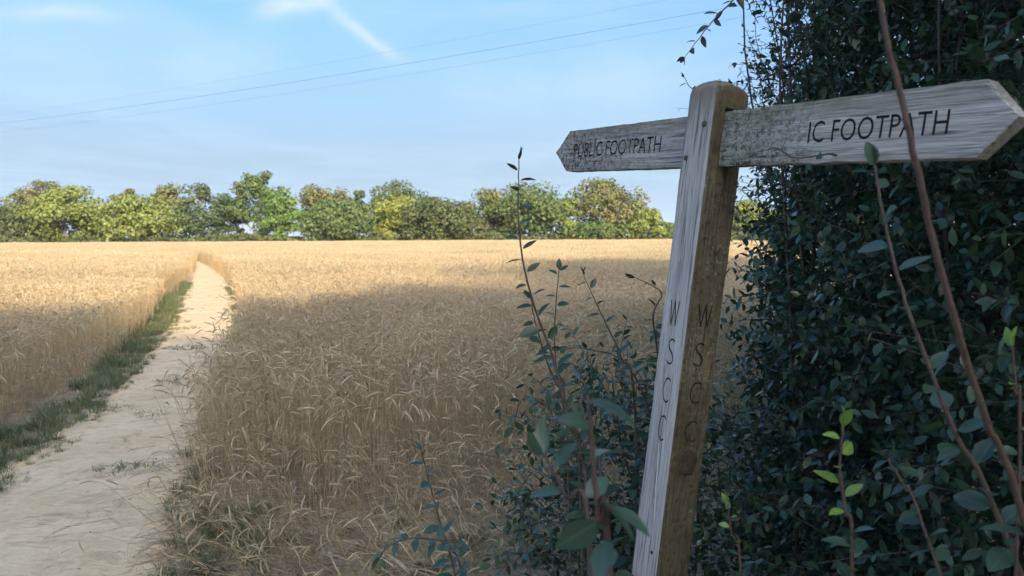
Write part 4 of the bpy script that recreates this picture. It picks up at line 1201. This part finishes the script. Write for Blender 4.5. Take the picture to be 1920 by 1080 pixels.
TREES = [  # px of middle, py of top, half width px, depth, look, sparse, low, label
    (-90, 372, 60, 146, 'green', 0, .05, 'round green tree cut by the left edge of the picture'),
    (18, 384, 48, 147, 'dark', 0, .05, 'dark rounded tree at the far left end of the tree line'),
    (72, 336, 48, 156, 'olive', .2, .12, 'tall olive tree rising behind the bright one at far left'),
    (118, 346, 60, 143, 'lime', 0, .04, 'big yellow green rounded tree, second largest at the left'),
    (182, 390, 34, 152, 'dark', 0, .04, 'low dark tree filling the dip right of the big yellow green one'),
    (236, 350, 26, 158, 'olive', .7, .15, 'thin sparse tree top poking up just right of the dip'),
    (258, 362, 60, 143, 'lime', 0, .04, 'wide olive yellow tree left of where the path meets the trees'),
    (318, 340, 46, 156, 'olive', .3, .08, 'grey green tree straight behind the end of the path'),
    (376, 341, 44, 147, 'blue', .35, .06, 'bluish green tree just right of the end of the path'),
    (428, 358, 30, 154, 'green', .4, .08, 'small airy tree between the bluish tree and the tallest oak'),
    (484, 320, 52, 150, 'green', .65, .16, 'tallest open crowned oak with pale limbs showing'),
    (522, 341, 36, 143, 'bright', 0, .04, 'fresh bright green tree in front of the tallest oak'),
    (606, 344, 48, 156, 'olive', .25, .10, 'brownish green round topped tree right of the tallest oak'),
    (638, 370, 70, 144, 'green', 0, .03, 'broad low green tree left of the yellow tree'),
    (672, 354, 24, 160, 'blue', .6, .2, 'thin see-through tree top above the broad low green tree'),
    (746, 336, 46, 159, 'green', .15, .2, 'dome topped tree rising behind the yellow tree'),
    (736, 364, 52, 146, 'yellow', 0, .04, 'striking yellow leaved tree in the middle of the line'),
    (816, 368, 66, 142, 'dark', 0, .03, 'dark green spreading tree right of the yellow tree'),
    (868, 374, 24, 156, 'green', .2, .1, 'small pointed tree top behind the dark spreading tree'),
    (926, 352, 54, 150, 'olive', .1, .04, 'olive tree behind the tallest thin shoot, on its left'),
    (992, 336, 72, 147, 'green', .1, .03, 'large wide green tree behind the tip of the left board'),
    (1066, 362, 22, 143, 'lime', 0, .04, 'narrow yellow green tree right of the large wide one'),
    (1134, 331, 64, 147, 'olive', .55, .14, 'big airy tree with brownish crown under the left board'),
    (1118, 412, 50, 143, 'green', 0, .02, 'low bushy green tree below the big airy brownish crown'),
    (1213, 388, 32, 143, 'lime', 0, .05, 'small round lime green tree left of the post'),
    (1252, 410, 22, 147, 'green', 0, .05, 'small green tree half hidden by the left edge of the post'),
    (1322, 380, 40, 150, 'green', 0, .05, 'green tree hidden straight behind the post'),
    (1405, 372, 40, 145, 'lime', .1, .05, 'yellowish tree glimpsed between the post and the hedge'),
    (1490, 378, 50, 147, 'green', 0, .05, 'green tree beyond the hedge edge'),
    (1600, 372, 60, 150, 'olive', 0, .05, 'olive tree far beyond the hedge'),
]
for i, (px, py, hwp, dep, look, sparse, low, lab) in enumerate(TREES):
    q = P(px, py, dep); H = q.z; Rx = hwp * dep / FPX
    tree('field_tree', lab, q.x, q.y, H, Rx, TM[look], 300 + i, nclump=int(34 + Rx * 6), leaf=0.30 + 0.02 * Rx, per=95, low=low, trunk=0.10 + 0.03 * Rx, sparse=sparse)

# brush at the foot of the trees, one continuous mass
r = np.random.default_rng(55)
N = 26000
bx = r.uniform(-125, 62, N); by = 146 + r.normal(0, 3.0, N)
hgt = 1.7 + 1.5 * n2(bx, by * 0, 0.09, 2.0) + 0.8 * n2(bx, by * 0, 0.35, 6.0)
pos = np.stack([bx, by, r.random(N) ** 0.8 * np.maximum(hgt, 0.4)], -1)
nrm = unit(r.normal(0, .6, (N, 3)) + np.array([0, -0.5, 0.5])); d = unit(np.cross(nrm, r.normal(0, 1, (N, 3))))
V, fs = stamp(LTv, [LTf], frames(d, nrm, r.uniform(0.25, 0.6, N)), pos)
cm = build_mesh('undergrowth', V, [(fs[0], 0)], smooth=False)
tag(add('undergrowth', cm, TM['dark']), 'dark green brush along the foot of the far trees', 'brush', kind='stuff')

# the hedgerow behind the viewer that shades the near field
HX = [-17, -10, -4, 1.5, 6, 10, 13.6, 16.6, 19.6, 23, 27, 31.5, 37, 43, 50]
HH = np.interp(HX, [-17, 7, 12.7, 15.4, 17.5, 20.1, 26.8, 50], [25.5, 25.3, 24.9, 23.4, 24.6, 26.6, 31.0, 31.3])
ORD = ['first', 'second', 'third', 'fourth', 'fifth', 'sixth', 'seventh', 'eighth', 'ninth', 'tenth', 'eleventh', 'twelfth', 'thirteenth', 'fourteenth', 'fifteenth']
for i, (x, H) in enumerate(zip(HX, HH)):
    tree('woodland_tree', 'tall tree of the wood behind the viewpoint, %s from the left' % ORD[i], x, -42 + (i % 2) * 1.5, H, 4.2 if 9 < x < 21 else 6.2, TM['green'], 500 + i, nclump=110, leaf=0.75, per=80, low=0.15, trunk=0.4, group='tall wood behind the viewpoint')

# ------------------------------------------------------------------ overhead wires
M_WIRE = plain('wire', (0.10, 0.11, 0.12), 0.6, 0.1)
for (a, b, rad, lab) in (((-260, 258, 92), (1560, -22, 42), 0.012, 'middle overhead wire, the darkest of three crossing the sky'),
                         ((-260, 246, 94), (1560, -62, 44), 0.006, 'upper faint overhead wire crossing the sky'),
                         ((-260, 274, 92), (1560, 2, 43), 0.007, 'lower faint overhead wire crossing the sky')):
    A, B = P(*a), P(*b); pts = [A.lerp(B, f) - Vector((0, 0, 0.9 * 4 * f * (1 - f))) for f in np.linspace(0, 1, 40)]
    acc = Acc(); acc.tube(pts, rad, 5)
    tag(add('overhead_wire', acc.mesh('overhead_wire'), M_WIRE), lab, 'wire', 'overhead wires')

# ------------------------------------------------------------------ thin summer haze
hz = box_mesh(-2520, 2520, -2520, 2520, -1.2, 36)
mt, t = material('haze')
t.n('ShaderNodeOutputMaterial', {'Volume': t.n('ShaderNodeVolumePrincipled', {'Color': (0.93, 0.96, 1.0, 1), 'Density': 0.00015})})
tag(add('haze', hz, mt), 'thin pale summer haze over the field and trees', 'haze', kind='stuff')
